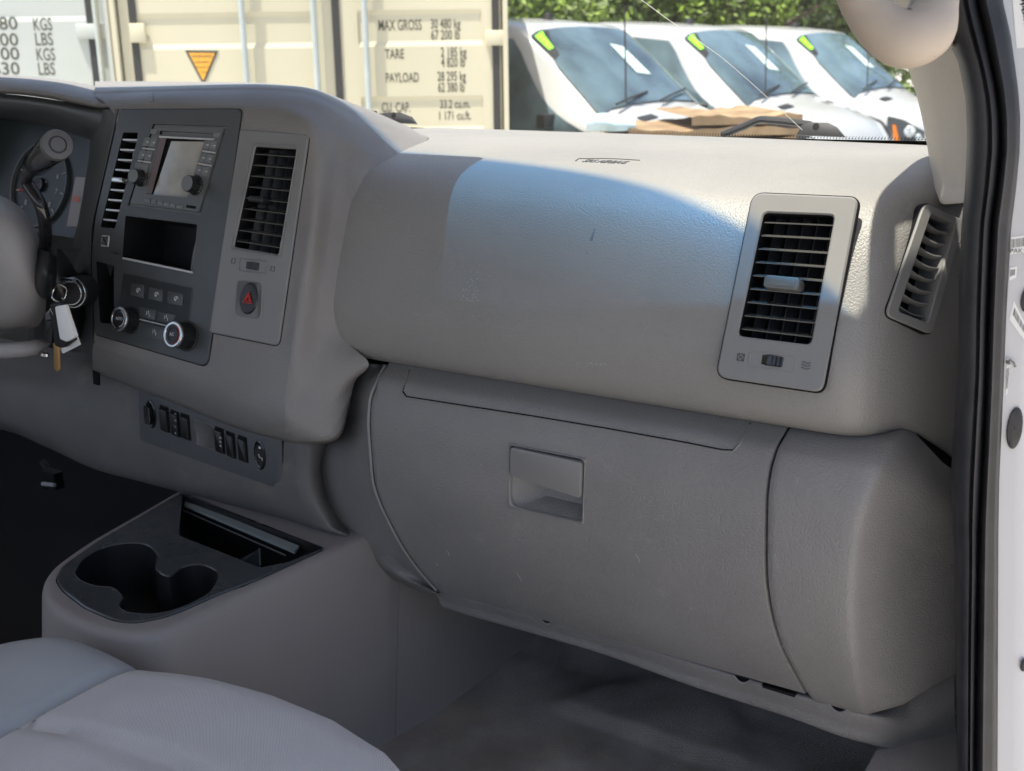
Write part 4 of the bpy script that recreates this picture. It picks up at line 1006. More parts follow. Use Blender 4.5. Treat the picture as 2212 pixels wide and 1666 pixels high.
# ================================================================ steering wheel, gear lever, keys
sw_ = empty('steering_wheel', tuple(PY(-60, 600, .98)), 'grey steering wheel hub and lower spoke at the left edge', 'steering wheel')
C = [
 [PY(-200, 425, 1.02), PY(-100, 412, 1.01), PY(-20, 418, 1.005), PY(20, 432, 1.01), PY(48, 452, 1.03), PY(60, 470, 1.06)],
 [PY(-200, 445, .98), PY(-100, 434, .965), PY(-20, 442, .965), PY(30, 458, .98), PY(64, 480, 1.01), PY(78, 500, 1.05)],
 [PY(-200, 480, .95), PY(-100, 478, .935), PY(-20, 485, .94), PY(40, 500, .96), PY(80, 530, 1.0), PY(96, 560, 1.05)],
 [PY(-200, 560, .94), PY(-100, 562, .925), PY(-20, 565, .93), PY(45, 575, .95), PY(92, 595, .99), PY(110, 620, 1.05)],
 [PY(-200, 640, .95), PY(-100, 645, .935), PY(-20, 645, .94), PY(45, 645, .955), PY(90, 650, .99), PY(112, 652, 1.05)],
 [PY(-200, 700, .98), PY(-100, 705, .965), PY(-20, 704, .965), PY(40, 700, .98), PY(85, 690, 1.01), PY(104, 680, 1.05)],
 [PY(-200, 722, 1.03), PY(-100, 726, 1.02), PY(-20, 724, 1.02), PY(35, 718, 1.03), PY(78, 706, 1.05), PY(90, 700, 1.07)]]
MB().loft(C, 60, 60).build('hub_cover', M['hub'], sw_, ang=70)
MB().tube([PY(-120, 560, .90), PY(-40, 590, .905), PY(55, 553, .925), PY(92, 548, .95)], .0015, 6).build('hub_seam', M['gap'], sw_) if False else None
rim = [PY(-200, 700, .93), PY(-100, 738, .93), PY(-20, 752, .94), PY(50, 752, .96), PY(110, 735, 1.0)]
rim = [PY(-220, 735, .93), PY(-100, 752, .94), PY(0, 758, .95), PY(70, 752, .98), PY(100, 740, 1.03)]
MB().tube([cr(rim, i/24) for i in range(25)], [.011]*20+[.010, .009, .008, .007, .006], 16).build('lower_spoke', M['hub'], sw_)
# column shroud
shr = empty('steering_column', tuple(PY(120, 600, 1.06)), 'black steering column shroud with ignition lock behind the wheel', 'steering column')
C = [
 [PY(60, 545, 1.08), PY(80, 535, 1.04), PY(100, 530, 1.03), PY(130, 540, 1.04), PY(155, 570, 1.08), PY(165, 600, 1.12)],
 [PY(56, 590, 1.06), PY(80, 585, 1.02), PY(105, 582, 1.01), PY(140, 590, 1.03), PY(172, 605, 1.07), PY(186, 625, 1.12)],
 [PY(60, 640, 1.06), PY(85, 645, 1.02), PY(110, 648, 1.01), PY(150, 650, 1.03), PY(180, 655, 1.07), PY(192, 660, 1.12)],
 [PY(70, 700, 1.07), PY(95, 705, 1.04), PY(125, 710, 1.03), PY(155, 708, 1.05), PY(180, 702, 1.08), PY(195, 700, 1.12)],
 [PY(75, 740, 1.12), PY(100, 745, 1.10), PY(130, 748, 1.09), PY(160, 745, 1.10), PY(190, 740, 1.12), PY(200, 735, 1.14)]]
MB().loft(C, 30, 30).build('shroud', M['black'], shr, ang=60)
m4 = Matrix.Translation(PY(158, 632, 1.03)) @ Vector((.35, -1, .1)).to_track_quat('Z', 'Y').to_matrix().to_4x4()
mb = MB(); mb.lathe([(.022, -.03), (.022, 0), (.0205, .002), (.019, .001), (.0185, .004), (.016, .005), (.0001, .005)], m4, 32)
mb.build('ignition_lock', M['vandark'], shr); 
mb = MB()
for r_, z_ in ((.0208, .0025), (.0165, .0058)): mb.tube([(r_*math.cos(a*.26), r_*math.sin(a*.26), z_) for a in range(25)], .0011, 6, M=m4)
mb.build('lock_ring', M['chrome'], shr)
C = [[PY(70, 545, 1.03), PY(85, 540, .99), PY(105, 545, .98), PY(122, 555, 1.01)], [PY(64, 590, 1.01), PY(80, 590, .965), PY(104, 596, .96), PY(122, 605, 1.0)], [PY(58, 625, 1.02), PY(72, 632, .985), PY(98, 642, .98), PY(116, 645, 1.01)], [PY(60, 630, 1.06), PY(74, 640, 1.05), PY(98, 650, 1.05), PY(114, 650, 1.06)]]
MB().loft(C, 16, 20).build('stalk_housing', M['black'], shr, ang=60)
lev = empty('gear_lever', tuple(PY(95, 540, 1.0)), 'black column gear lever with a round capped knob in front of the gauges', 'gear lever')
pts = [PY(95, 556, 1.03), PY(98, 520, 1.0), PY(97, 480, .99), PY(86, 440, .985), PY(68, 412, .985), PY(58, 394, .985), PY(60, 378, .98), PY(75, 360, .97)]
MB().tube([cr(pts, i/40) for i in range(41)], .0085, 14).build('lever_shaft', M['gloss'], lev)
k0, k1 = PY(76, 356, .975), PY(124, 313, .90)
ax = (k1-k0); ln = ax.length; m4 = Matrix.Translation(k0) @ ax.to_track_quat('Z', 'Y').to_matrix().to_4x4()
mb = MB(); mb.lathe([(.0001, -.004), (.010, -.003), (.0148, .004), (.0165, .014), (.0178, ln*.6), (.0180, ln*.93), (.0170, ln)], m4, 40)
mb.build('lever_knob', M['gloss'], lev)
mb = MB(); mb.lathe([(.0180, ln*.94), (.0182, ln*.99), (.0172, ln*1.01), (.0105, ln*1.015), (.0095, ln*1.0), (.0085, ln*1.0), (.0080, ln*1.02), (.0001, ln*1.022)], m4, 40)
mb.build('knob_cap', mat('cap_grey', (.09, .09, .10), .4), lev, ang=30)
# keys
key = empty('key_bunch', tuple(PY(128, 640, .985)), 'bunch of keys with white tag and black remote hanging from the ignition', 'keys')
mb = MB(); 
c = PY(128, 634, .99); mb.tube([c+Vector((.014*math.cos(a*.33), .003*math.sin(a), .014*math.sin(a*.33))) for a in range(20)], .0011, 6)
c = PY(146, 612, 1.0); mb.tube([PY(135, 605, 1.0), PY(160, 606, 1.0)], .0035, 8)
mb.build('key_ring', M['chrome'], key)
def slab(pts, Y, th, name, m, r=.002, bev=.001, **kw):
    P = Pl(PY(*pts[0], Y), (1, 0, 0), (0, .02, 1)); return MB().prism(rnd(P.P(*pts), r, 4), -th/2, th/2, bev, P.M).build(name, M[m] if isinstance(m, str) else m, key, **kw)
slab([(114, 655), (138, 650), (160, 735), (138, 752), (124, 745)], .985, .012, 'remote', 'black', .004, .003)
slab([(122, 662), (143, 658), (153, 690), (166, 728), (148, 738), (133, 732)], .972, .006, 'tag', 'label', .003)
slab([(122, 735), (168, 728), (174, 745), (136, 764)], .992, .002, 'paper_card', 'label', .002, .0004)
slab([(104, 690), (122, 692), (118, 742), (100, 735)], .985, .011, 'fob', 'black', .003, .003)
slab([(116, 726), (127, 728), (130, 798), (124, 803), (118, 797)], .988, .0022, 'key_blade', 'brass', .001, .0004)
slab([(100, 672), (112, 674), (122, 730), (106, 728)], .99, .008, 'key_head', mat('plum_plastic', (.09, .07, .085), .4), .003, .002)
for x, y in ((93, 766), (100, 767)): MB().lathe([(.0001, -.004), (.0035, -.002), (.0035, .002), (.0001, .004)], Matrix.Translation(PY(x, y, .985)), 12).build('charm_bead', M['chrome'], key)
mb = MB(); mb.tube([PY(104, 676, .98), PY(110, 668, .98), PY(116, 680, .98)], .0018, 6); mb.build('clasp', M['chrome'], key)

# ================================================================ floor and kick areas
tagk = dict(kind='structure')
def fl(x, y):
    z = FLOORZ
    if y > 1.42: z += (y-1.42)**2*1.6+(y-1.42)*.15
    if y > 1.30: z += .012*(1/(1+math.exp((math.hypot((x+.60)/.15, (y-1.26)/.20)-1)*26)))
    return z+.003*math.sin(x*17+y*11)+.002*math.sin(x*41-y*23)
C = [[Vector((x, y, z)) for x in (-2.41, -2.1, -1.8, -1.5, -1.2)] for y, z in ((1.38, 1.48), (1.385, 1.52), (1.40, 1.545), (1.5, 1.555), (1.78, 1.56))]
MB().loft(C, 20, 20).build('far_dash_top', M['mound'], dash, ang=60)  # unseen end of the dash, added to keep sun off the driver floor
C = [[Vector((x, y, z)) for x in (-2.41, -2.2, -2.0, -1.85)] for y, z in ((1.19, 1.55), (1.18, 1.63), (1.20, 1.655), (1.4, 1.65), (1.6, 1.62), (1.78, 1.585))]
MB().loft(C, 10, 20).build('far_hood', M['mound'], dash, ang=60)  # hood carried on out of view to close the same sun leak
mb = MB(); mb.box((-.262, 1.135, FLOORZ-.02), (-.10, 1.62, .972), None, 0, .012)
kp = mb.build('kick_panel', M['lower'], dash)
MB().box((-1.22, 1.21, 1.30), (-.30, 1.72, 1.33)).build('dash_sun_block', M['gap'], dash, smooth=False)  # hidden slab added to stop sun passing through the vent cut-outs
G = [[Vector((-1.0+.85*j/80, .1+1.65*i/120, fl(-1.0+.85*j/80, .1+1.65*i/120))) for j in range(81)] for i in range(121)]
tag(MB().grid(G).build('carpet_floor', M['carpet'], None, ang=80), kind='structure', label='grey footwell carpet', cat='carpet')
G = [[Vector((-2.4+1.15*j/20, .1+1.65*i/30, FLOORZ+.004+max(0, .1+1.65*i/30-1.4)*.5)) for j in range(21)] for i in range(31)]
tag(MB().grid(G).build('driver_floor', M['vandark'], None, ang=80), kind='structure', label='driver footwell floor, its shade painted near black', cat='floor')  # near-black colour stands in for the deep footwell shade
MB_ = MB().box((-2.4, 1.76, FLOORZ-.1), (-.16, 1.80, 1.585))
tag(MB_.build('bulkhead', M['vandark'], None, smooth=False), kind='structure', label='bulkhead behind the dashboard, its shade painted near black', cat='wall')  # darkened along with the driver floor to imitate shade
pd = empty('pedal', tuple(PY(110, 1020, 1.3)), 'dark pedal arm in the driver footwell', 'pedal')
MB().tube([PY(95, 1000, 1.35), PY(112, 1025, 1.3), PY(100, 1050, 1.3)], .008, 8).build('pedal_arm', M['gloss'], pd)
MB().box(tuple(PY(92, 1052, 1.29)), tuple(PY(135, 1018, 1.31))).build('pedal_pad', M['black'], pd)
MB().tube([PY(92, 1045, 1.27), PY(118, 1048, 1.27)], .004, 6).build('pedal_edge', M['silver'], pd)

# ================================================================ our van's shell: windscreen, pillar, seal, body
body = empty('van_body', (-.2, 1.2, FLOORZ-.4), 'white door frame and pillar of the van we look into, at the right edge', 'van body')
def lin(tab): return lambda y: table(tab, y)
Lx = lin([(-900, 1890), (-400, 1985), (-150, 2015), (0, 2028), (39, 2033), (103, 2054), (137, 2070), (215, 2085), (293, 2088), (400, 2084), (488, 2076), (600, 2071), (683, 2070), (800, 2070), (918, 2060), (1035, 2052), (1100, 2055), (1200, 2062), (1450, 2064), (1666, 2067), (2200, 2072)])
Rx = lin([(-900, 1990), (-400, 2105), (-150, 2148), (0, 2167), (78, 2185), (195, 2201), (254, 2205), (325, 2204), (400, 2197), (488, 2186), (683, 2175), (840, 2169), (1035, 2160), (1139, 2158), (1666, 2156), (2200, 2155)])
Gx = lin([(-900, 1955), (-400, 2050), (-150, 2088), (0, 2109), (98, 2132), (195, 2152), (254, 2159), (325, 2160), (400, 2152), (488, 2140), (683, 2132), (840, 2128), (996, 2121), (1139, 2113), (1400, 2108), (1666, 2104), (2200, 2100)])
rows = []
for i in range(121):
    y = -850+2950*i/120; l, g, r = Lx(y), Gx(y), Rx(y); a = g-l; b = r-g
    yo = 0 if y > 0 else y/900*.0
    cols = [(l+4, 1.15), (l+1, 1.115), (l+a*.12, 1.090), (l+a*.4, 1.078), (l+a*.62, 1.078), (l+a*.70, 1.084), (l+a*.78, 1.078), (l+a*.88, 1.084), (g-1, 1.104), (g+1.5, 1.112), (g+4, 1.104), (g+b*.25, 1.090), (g+b*.36, 1.089), (g+b*.5, 1.093), (g+b*.75, 1.094), (r-2, 1.106), (r, 1.13)]
    rows.append([PY(cx, y, yy+yo) for cx, yy in cols])
MB().grid(rows).build('door_seal', M['rubber'], body, ang=70, label='black double-lipped rubber door seal')
rows = []
for i in range(61):
    y = -850+2950*i/60; r = Rx(y)
    rows.append([PY(r-14, y, 1.115), PY(r+4, y, 1.118), PY(r+30, y, 1.121), PY(r+58, y, 1.124), PY(r+100, y, 1.15), PY(r+170, y, 1.20), PY(r+300, y, 1.24), PY(r+420, y, 1.9)])
MB().grid(rows).build('door_jamb', M['paint'], body, ang=60)
PJ = Pl(PY(2190, 800, 1.1195), (1, .06, 0), (0, .001, 1))
def onj(x, y, h=0):
    # point on the jamb surface
    r = Rx(y); t = (x-r); Y = table([(-14, 1.115), (4, 1.118), (30, 1.121), (58, 1.124), (100, 1.15)], t)
    return PY(x, y, Y-h)
def plug(x, y, rx, ry):
    mb = MB(); ring = []
    for f, h in ((1.0, .0005), (1.0, .002), (.9, .003), (.5, .0035), (.05, .0035)):
        ring.append([onj(x+rx*f*math.cos(a*math.pi/16)+ry*f*.12*-math.sin(a*math.pi/16), y+ry*f*math.sin(a*math.pi/16), h) for a in range(32)])
    mb.grid(ring, close=True); mb.build('rubber_plug', M['rubber'], body)
plug(2192, 925, 17, 45); plug(2217, 648, 12, 26); plug(2212, 1437, 8, 14)
def sticker(q, name='sticker', bars=None, txt=None):
    mb = MB(); p = [onj(x, y, .0004) for x, y in q]; mb.add(p, [(0, 1, 2, 3)], None, 0)
    if bars:
        (u0, u1, v0, v1, nb) = bars; rs = random.Random(len(name)+nb)
        for k in range(nb):
            a = u0+(u1-u0)*(k+rs.random()*.3)/nb; b = a+(u1-u0)/nb*rs.uniform(.3, .7)
            Q = [lerpq(q, a, v0), lerpq(q, b, v0), lerpq(q, b, v1), lerpq(q, a, v1)]
            mb.add([onj(x, y, .0008) for x, y in Q], [(0, 1, 2, 3)], None, 1)
    if txt:
        s, (u, v), size, ang = txt; x, y = lerpq(q, u, v); p = onj(x, y, .0009)
        m4 = PJ.M.copy(); m4.translation = p; text_mesh(s, size, m4 @ Matrix.Rotation(R(ang), 4, 'Z'), mb, 1, ext=.0001)
    return mb.build(name, [M['label'], M['dark_mark']], body, smooth=False)
sticker([(2182, -60), (2230, -64), (2240, 100), (2196, 105)], bars=None, txt=('PK12X29026J', (.24, .10), .0105, -84))
mbx = MB()
for k in range(20):
    y0 = -50+k*7; mbx.add([onj(2206+.14*y0*.9, y0, .0009), onj(2230, y0-1, .0009), onj(2230, y0+2.5+(k % 3), .0009), onj(2206+.14*y0*.9, y0+3+(k % 3), .0009)], [(0, 1, 2, 3)])
mbx.build('barcode', M['dark_mark'], body, smooth=False)
sticker([(2181, 513), (2225, 507), (2225, 545), (2180, 550)], bars=(.03, .98, .12, .62, 22), txt=('PAK1300-00485', (.03, .92), .0058, 5))
sticker([(2182, 578), (2197, 576), (2195, 600), (2180, 607)], bars=(.1, .8, .2, .7, 5))
sticker([(2190, 650), (2222, 715), (2220, 745), (2180, 690)], bars=(.1, .95, .2, .6, 16))
sticker([(2174, 790), (2182, 788), (2176, 850), (2172, 855)], bars=(.1, .9, .1, .8, 3))
mb = MB(); mb.tube([onj(2174, 785, .004), onj(2182, 778, .006), onj(2190, 784, .006), onj(2193, 792, .004)], .0012, 6); mb.tube([onj(2174, 780, .004), onj(2182, 786, .008)], .0012, 6); mb.build('wire_clip', M['mound'], body)

# A pillar trim
tr_l = [(-700, 1690, .98), (-400, 1790, 1.10), (-200, 1870, 1.2), (-60, 1920, 1.29), (40, 1950, 1.36), (147, 1981, 1.42), (233, 2008, 1.47), (316, 2028, 1.50), (366, 2038, 1.50), (400, 2049, 1.44), (420, 2064, 1.36), (438, 2080, 1.28)]
rows = []
for i in range(61):
    q = cr([Vector(p) for p in tr_l], i/60); y = q.x
    lft = PY(q.y, y, q.z); rt = PY(Lx(y)+10, y, 1.14); m = lft.lerp(rt, .5)
    w = (rt-lft).length
    bul = min(.03, w*.18)
    dn = Vector((-.6, -.8, 0))*bul
    rows.append([lft+Vector((.02, .05, 0)), lft, lft.lerp(rt, .12)+dn*.45, lft.lerp(rt, .3)+dn*.9, m+dn, lft.lerp(rt, .75)+dn*.8, rt])
MB().grid(rows).build('pillar_trim', M['beige'], body, ang=70)
MB().tube([PY(2030, 104, 1.07), PY(2058, 101, 1.07)], .0022, 6).build('trim_joint', mat('joint_brown', (.08, .055, .04), .7), body) if False else None
# grab handle on the pillar
pts = [(1745, -320, .96, .0155), (1800, -150, .96, .0165), (1842, -40, .96, .0165), (1872, 20, .96, .0175), (1908, 62, .96, .020), (1955, 84, .965, .023), (2000, 66, .98, .0225), (2016, 20, 1.0, .019), (2020, -20, 1.03, .018), (2018, -70, 1.06, .018)]
P3 = [PY(x, y, Y) for x, y, Y, r in pts]; n = 60
mb = MB(); ctr = [cr(P3, i/n) for i in range(n+1)]; rad = [table([(k/(len(pts)-1), pts[k][3]) for k in range(len(pts))], i/n) for i in range(n+1)]
mb.tube(ctr, rad, 28)
mb.build('grab_handle', M['handle'], body, label='worn beige grab handle with brown scuffs')
mb = MB(); C = [[PY(1990, -120, 1.09), PY(2030, -120, 1.07), PY(2060, -120, 1.10)], [PY(1975, 0, 1.09), PY(2020, 0, 1.05), PY(2052, 0, 1.10)], [PY(1985, 60, 1.09), PY(2028, 60, 1.055), PY(2058, 60, 1.10)], [PY(2005, 95, 1.10), PY(2035, 95, 1.065), PY(2062, 100, 1.10)], [PY(2010, 100, 1.13), PY(2040, 100, 1.12), PY(2064, 104, 1.14)]]
mb.loft(C, 12, 30); mb.build('handle_mount', M['handle'], body)

# roof, far side and rear walls of the cab (out of frame above and behind, they shade the cabin)
XL = -2.42
def Yb(X): return 1.775-.08*((X+1.3)/1.0)**2
def Yh(X): return HDR_Y-.04*((X+1.25)/.95)**2
HDR_Y, HDR_Z = .95, 2.05
def gl_pt(X, t):
    b = Vector((X, Yb(X), 1.583)); h = Vector((X, Yh(X), HDR_Z)); p = b.lerp(h, t); p.y += .03*math.sin(math.pi*t); return p
ws = empty('windscreen', (-1.3, 1.7, 1.58), 'tinted windscreen above the dashboard with a long thin crack', 'windscreen')
G = [[gl_pt(XL+.1+(2.04)*j/60, i/30) for j in range(61)] for i in range(31)]
MB().grid(G).build('glass_pane', M['glass'], ws, ang=80)
# black ceramic border along the bottom and dotted edge
G = []
for j in range(61):
    X = XL+.1+2.02*j/60
    h = table([(-2.4, .004), (-1.1, .005), (-.8, .009), (-.5, .015), (-.32, .022)], X)
    G.append([gl_pt(X, -.02)+Vector((0, -.004, 0)), gl_pt(X, .0)+Vector((0, -.004, 0)), gl_pt(X, (h+.013)/.58)+Vector((0, -.004, 0))])
MB().grid(G).build('black_border', M['gap'], ws)
mb = MB()
for k in range(130):
    X = -.95+.62*k/130; h = table([(-1.1, .005), (-.8, .009), (-.5, .015), (-.32, .022)], X)
    for row in range(2):
        c = gl_pt(X+row*.002, (h+.0155+row*.003)/.58)+Vector((0, -.003, 0)); r = .0010-row*.0003
        mb.add([c+Vector((r*math.cos(a*math.pi/3), 0, r*math.sin(a*math.pi/3))) for a in range(6)], [tuple(range(6))])
mb.build('border_dots', M['gap'], ws, smooth=False)
def on_glass(px, py):
    t = .3
    lo, hi = 1.2, 1.95
    for _ in range(40):
        Y = (lo+hi)/2; p = PY(px, py, Y); tt = (p.z-1.583)/(HDR_Z-1.583)
        gy = gl_pt(p.x, max(0, min(1, tt))).y
        if Y < gy: lo = Y
        else: hi = Y
    return PY(px, py, (lo+hi)/2-.001)
mb = MB(); mb.tube([on_glass(x, y) for x, y in ((1372, -10), (1440, 40), (1500, 82), (1560, 125), (1610, 168), (1660, 213), (1700, 250), (1733, 281))], .00045, 5)
mb.build('crack', mat('crack_glint', (.8, .8, .75), .2), ws, label='long hairline crack across the glass')
rf = MB()
NX = 40
RW = -.15-XL
def Yr(X):  # roof's front edge and corner shaped to shade the right end of the dash
    t = min(1, max(0, (X+1.0)/.65)); t2 = min(1, max(0, (X+.375)/.07)); return max(Yh(X), .93+.035*t*t*(3-2*t))+.11*t2*t2*(3-2*t2)
top = [[Vector((XL+RW*j/NX, Yr(XL+RW*j/NX)*(1-i/12)+(-.45)*(i/12), HDR_Z+.012+.05*math.sin(math.pi*min(1, i/6)/2)*min(1, (NX-j)/5))) for j in range(NX+1)] for i in range(13)]
rf.grid(top); rf.grid([[p+Vector((0, 0, .05)) for p in r] for r in top])
rf.grid([[top[0][j] for j in range(NX+1)], [top[0][j]+Vector((0, .0, .05)) for j in range(NX+1)]])
rf.build('roof', [M['headliner']], body)
MB().box((XL-.05, -1.9, FLOORZ-.2), (XL, 1.75, 1.62)).build('far_door', M['headliner'], body, smooth=False)
MB().box((XL-.05, .75, 1.62), (XL, 1.60, 2.06)).build('far_sun_block', M['headliner'], body, smooth=False)  # unseen box added to block sun from the far side window
MB().box((XL-.05, .0, 1.62), (XL, .12, 2.2)).build('far_pillar', M['headliner'], body, smooth=False)
MB().tube([Vector((-.205, 1.72, 1.56)), Vector((-.205, Yh(-.2)-.02, HDR_Z+.03))], .045, 10).build('pillar_sun_filler', M['paint'], body)  # hidden filler added to stop sun leaking past the pillar trim
MB().tube([Vector((XL, 1.72, 1.58)), Vector((XL, Yh(XL)+.02, HDR_Z))], .05, 10).build('far_windscreen_pillar', M['beige'], body)
MB().box((XL, -1.9, FLOORZ-.25), (-.15, 1.75, FLOORZ-.02)).build('underfloor', M['vandark'], body, smooth=False)
MB().box((-.215, 1.30, FLOORZ-.2), (-.05, 1.9, 1.55), None, 0, .01).build('front_wing', M['paint'], body)  # out of view, added to keep sun off the kick panel
# bonnet ahead of the windscreen
C = [[Vector((x, y, z)) for x in (-2.3, -1.8, -1.3, -.8, -.3, -.16)] for y, z in ((1.79, 1.54), (1.9, 1.50), (2.2, 1.47), (2.6, 1.43), (2.85, 1.36), (2.95, 1.2), (2.97, .8))]
MB().loft(C, 20, 30).build('bonnet', M['paint'], body, ang=60)

# sun visor swung down against the windscreen (above the frame, its shadow falls on the dashboard)
def up_sun(p, z): return p+sd*((z-p.z)/sd.z)
cA = up_sun(PZ(1043, 344, 1.602), 1.875)
vis = empty('sun_visor', (cA.x-.3, 1.1, 1.9), 'beige sun visor folded down along the windscreen above the view', 'sun visor')
w_ = 1.50  # visor stretched wide to shade the gauges and driver floor as well
Pm = Pl((cA.x-w_/2, cA.y-.115, cA.z+.078), (1, 0, 0), (0, -1, .65))
mb = MB(); mb.prism(rnd([(-w_/2, -.135), (w_/2, -.135), (w_/2, .135), (-w_/2, .135)], .02, 6), -.010, .010, .006, Pm.M)
mb.build('visor_pad', M['headliner'], vis)
MB().tube([Pm.M @ Vector((-w_/2, .12, 0)), Pm.M @ Vector((w_/2, .12, 0))], .008, 8).build('visor_rod', M['headliner'], vis)

# wipers at the foot of the windscreen, outside
def wiper(pts_arm, brk, hole, label):
    w = empty('wiper', tuple(PY(*brk[0], 1.86)), label, 'wiper', 'windscreen wipers')
    if pts_arm: MB().tube([cr([PY(x, y, 1.87) for x, y in pts_arm], i/16) for i in range(17)], [.006]*17, 8).build('wiper_arm', M['vandark'], w)
    P = Pl(PY(*brk[0], 1.86), (1, 0, 0), (0, .3, 1)); Q = ccw(P.P(*brk)); hx, hy = P.uv(*hole)
    mb = MB(); mb.prism(Q, -.004, .004, .001, P.M); mb.lathe([(.0055, .0045), (.0001, .0045)], P.M @ Matrix.Translation((hx, hy, 0)), 16, 1)
    mb.build('pivot_bracket', [M['vandark'], M['hole']], w)
    return w
wiper([(1560, 292), (1610, 272), (1640, 259), (1665, 260), (1700, 263), (1752, 270)], [(1722, 292), (1733, 272), (1752, 265), (1790, 266), (1808, 275), (1826, 296)], (1764, 275), 'black wiper arm and bracket at the foot of the windscreen below the vans')
wiper([(740, 262), (790, 247), (812, 246)], [(818, 264), (815, 247), (840, 244), (868, 244), (888, 252), (900, 268)], (853, 250), 'black wiper bracket peeking over the dashboard below the container')

# ================================================================ OUTSIDE
tag(MB().grid([[Vector((-60+120*j/40, 2.5+77*i/40-10, 0+.02*math.sin(j)*math.sin(i))) for j in range(41)] for i in range(41)]).build('yard_ground', M['tarmac'], None), kind='structure', label='pale yard ground', cat='ground')
GND = -.0
def far(px, py, w):
    d = ray(px, py); return CAMP+d*(w/d.dot(Vector((-math.sin(YAW), math.cos(YAW), 0))))
HD = Vector((-math.sin(YAW), math.cos(YAW), 0)); HR = Vector((math.cos(YAW), math.sin(YAW), 0))

def container(name, label, w, xl, xr, mats, side_x, texts, tri=None, rods=(), hinges=(), gaskets=(), steps=(), depth=6.0, skew=.01):
    """shipping container seen end-on: doors face the camera. Local frame: u right, v up, n to camera"""
    o = far((xl+xr)/2, 85, w); u = (HR+HD*skew).normalized()
    P = Pl((o.x, o.y, 0), u, (0, 0, 1))
    c = empty(name, (o.x, o.y, 0), label, 'container')
    X0 = P.uv(xl, 85)[0]; X1 = P.uv(xr, 85)[0]; H = 2.6
    main, side = mats
    mb = MB(); mb.box((X0, .02, -depth), (X1, H, -.06), P.M)
    mb.build('container_shell', side, c, smooth=False)
    pts = []
    # door leaves with recessed corrugation steps
    mid = [g for g in gaskets if xl+60 < g < xr-60]
    splits = [X0+.03]+[P.uv(g, 85)[0] for g in mid]+[X1-.03]
    for a, b in zip(splits, splits[1:]):
        G = []; prof = [(.12, 0)]
        y = P.uv(900, 300)[1]
        vs = [(.15, 0)]
        for y0, y1 in sorted(steps):
            vs += [(y0-.03, 0), (y0, -.011), (y1, -.011), (y1+.03, 0)]
        vs.append((H-.1, 0))
        m_ = .13
        d = MB()
        for (va, da), (vb, db) in zip(vs, vs[1:]):
            d.add([(a+m_, va, da), (b-m_, va, da), (b-m_, vb, db), (a+m_, vb, db)], [(0, 1, 2, 3)], P.M)
        for y0, y1 in steps:
            for xx, s in ((a+m_, 1), (b-m_, -1)):
                d.add([(xx, y0-.03, 0), (xx, y0, -.011), (xx, y1, -.011), (xx, y1+.03, 0)], [(0, 1, 2, 3)], P.M)
        d.add([(a+.012, .15, 0), (a+m_, .15, 0), (a+m_, H-.1, 0), (a+.012, H-.1, 0)], [(0, 1, 2, 3)], P.M)
        d.add([(b-m_, .15, 0), (b-.012, .15, 0), (b-.012, H-.1, 0), (b-m_, H-.1, 0)], [(0, 1, 2, 3)], P.M)
        d.add([(a+.012, .15, 0), (b-.012, .15, 0), (b-.012, .15, -.06), (a+.012, .15, -.06)], [(0, 1, 2, 3)], P.M)
        d.build('door_leaf', main, c, smooth=False)
    fr = MB(); fr.box((X0, 0, -.06), (X0+.03, H, .04), P.M); fr.box((X1-.03, 0, -.06), (X1, H, .04), P.M); fr.box((X0, H-.1, -.06), (X1, H, .04), P.M); fr.box((X0, 0, -.06), (X1, .15, .04), P.M)
    fr.build('door_frame', main, c, smooth=False)
    for g, w_ in [(g, .045) for g in gaskets]:
        x = P.uv(g, 85)[0]; MB().box((x-w_/2, .1, -.005), (x+w_/2, H-.1, .012), P.M).build('door_gasket', M['gasket'], c, smooth=False)
    for g in rods:
        x = P.uv(g, 85)[0]; MB().tube([(x, .05, .05), (x, H-.03, .05)], .019, 12, M=P.M).build('locking_rod', M['rod'], c)
    for (x0, y0, x1, y1) in hinges:
        a, b = P.uv(x0, y0), P.uv(x1, y1)
        MB().box((a[0], b[1], .0), (b[0], a[1], .03), P.M, 0, .008).build('hinge', main, c)
    for s, x, y, hpx, wid in texts:
        inset = any(vy0-.02 < P.uv(x, y-hpx*.5)[1] < vy1+.02 for vy0, vy1 in steps); m4 = P.at(x, y, -.0102 if inset else .001); mb = MB(); size = hpx*w/2610*1.42
        text_mesh(s, size, m4, mb, sx=1, bold=.001)
        # squeeze to the stencilled width
        ww = wid*w/2610; inv = m4.inverted(); xs = [(inv @ p).x for p in mb.v]; k = ww/(max(xs)-min(xs))
        mb.v = [m4 @ Vector(((inv @ p).x*k, (inv @ p).y, (inv @ p).z)) for p in mb.v]
        mb.build('stencilled_text', M['ink'], c, smooth=False)
    if tri:
        q = [P.uv(*p) for p in tri]; MB().prism(q, .001, .004, 0, P.M).build('warning_triangle_border', M['ink'], c, smooth=False)
        q2 = offs(ccw(q), -.014); t = MB().prism(q2, .004, .006, 0, P.M).build('warning_triangle', M['orange'], c, smooth=False, label='orange triangular warning sign with black edge')
        mb = MB(); cx = (q[0][0]+q[1][0])/2; cy = q[0][1]
        for k, (s, sz) in enumerate((('WARNING', .026), ('AVERTISSEMENT', .013), ('STORAGE UNIT', .013), ('LOCKED', .012))):
            text_mesh(s, sz, P.M @ Matrix.Translation((cx, cy-.045-k*.030, .0065)), mb, align='CENTER', ext=.0003)
        mb.build('warning_text', M['ink'], t, smooth=False)
    return c
w1 = 7.4
def vz(y, w): return ZC-(y-85)*w/2610
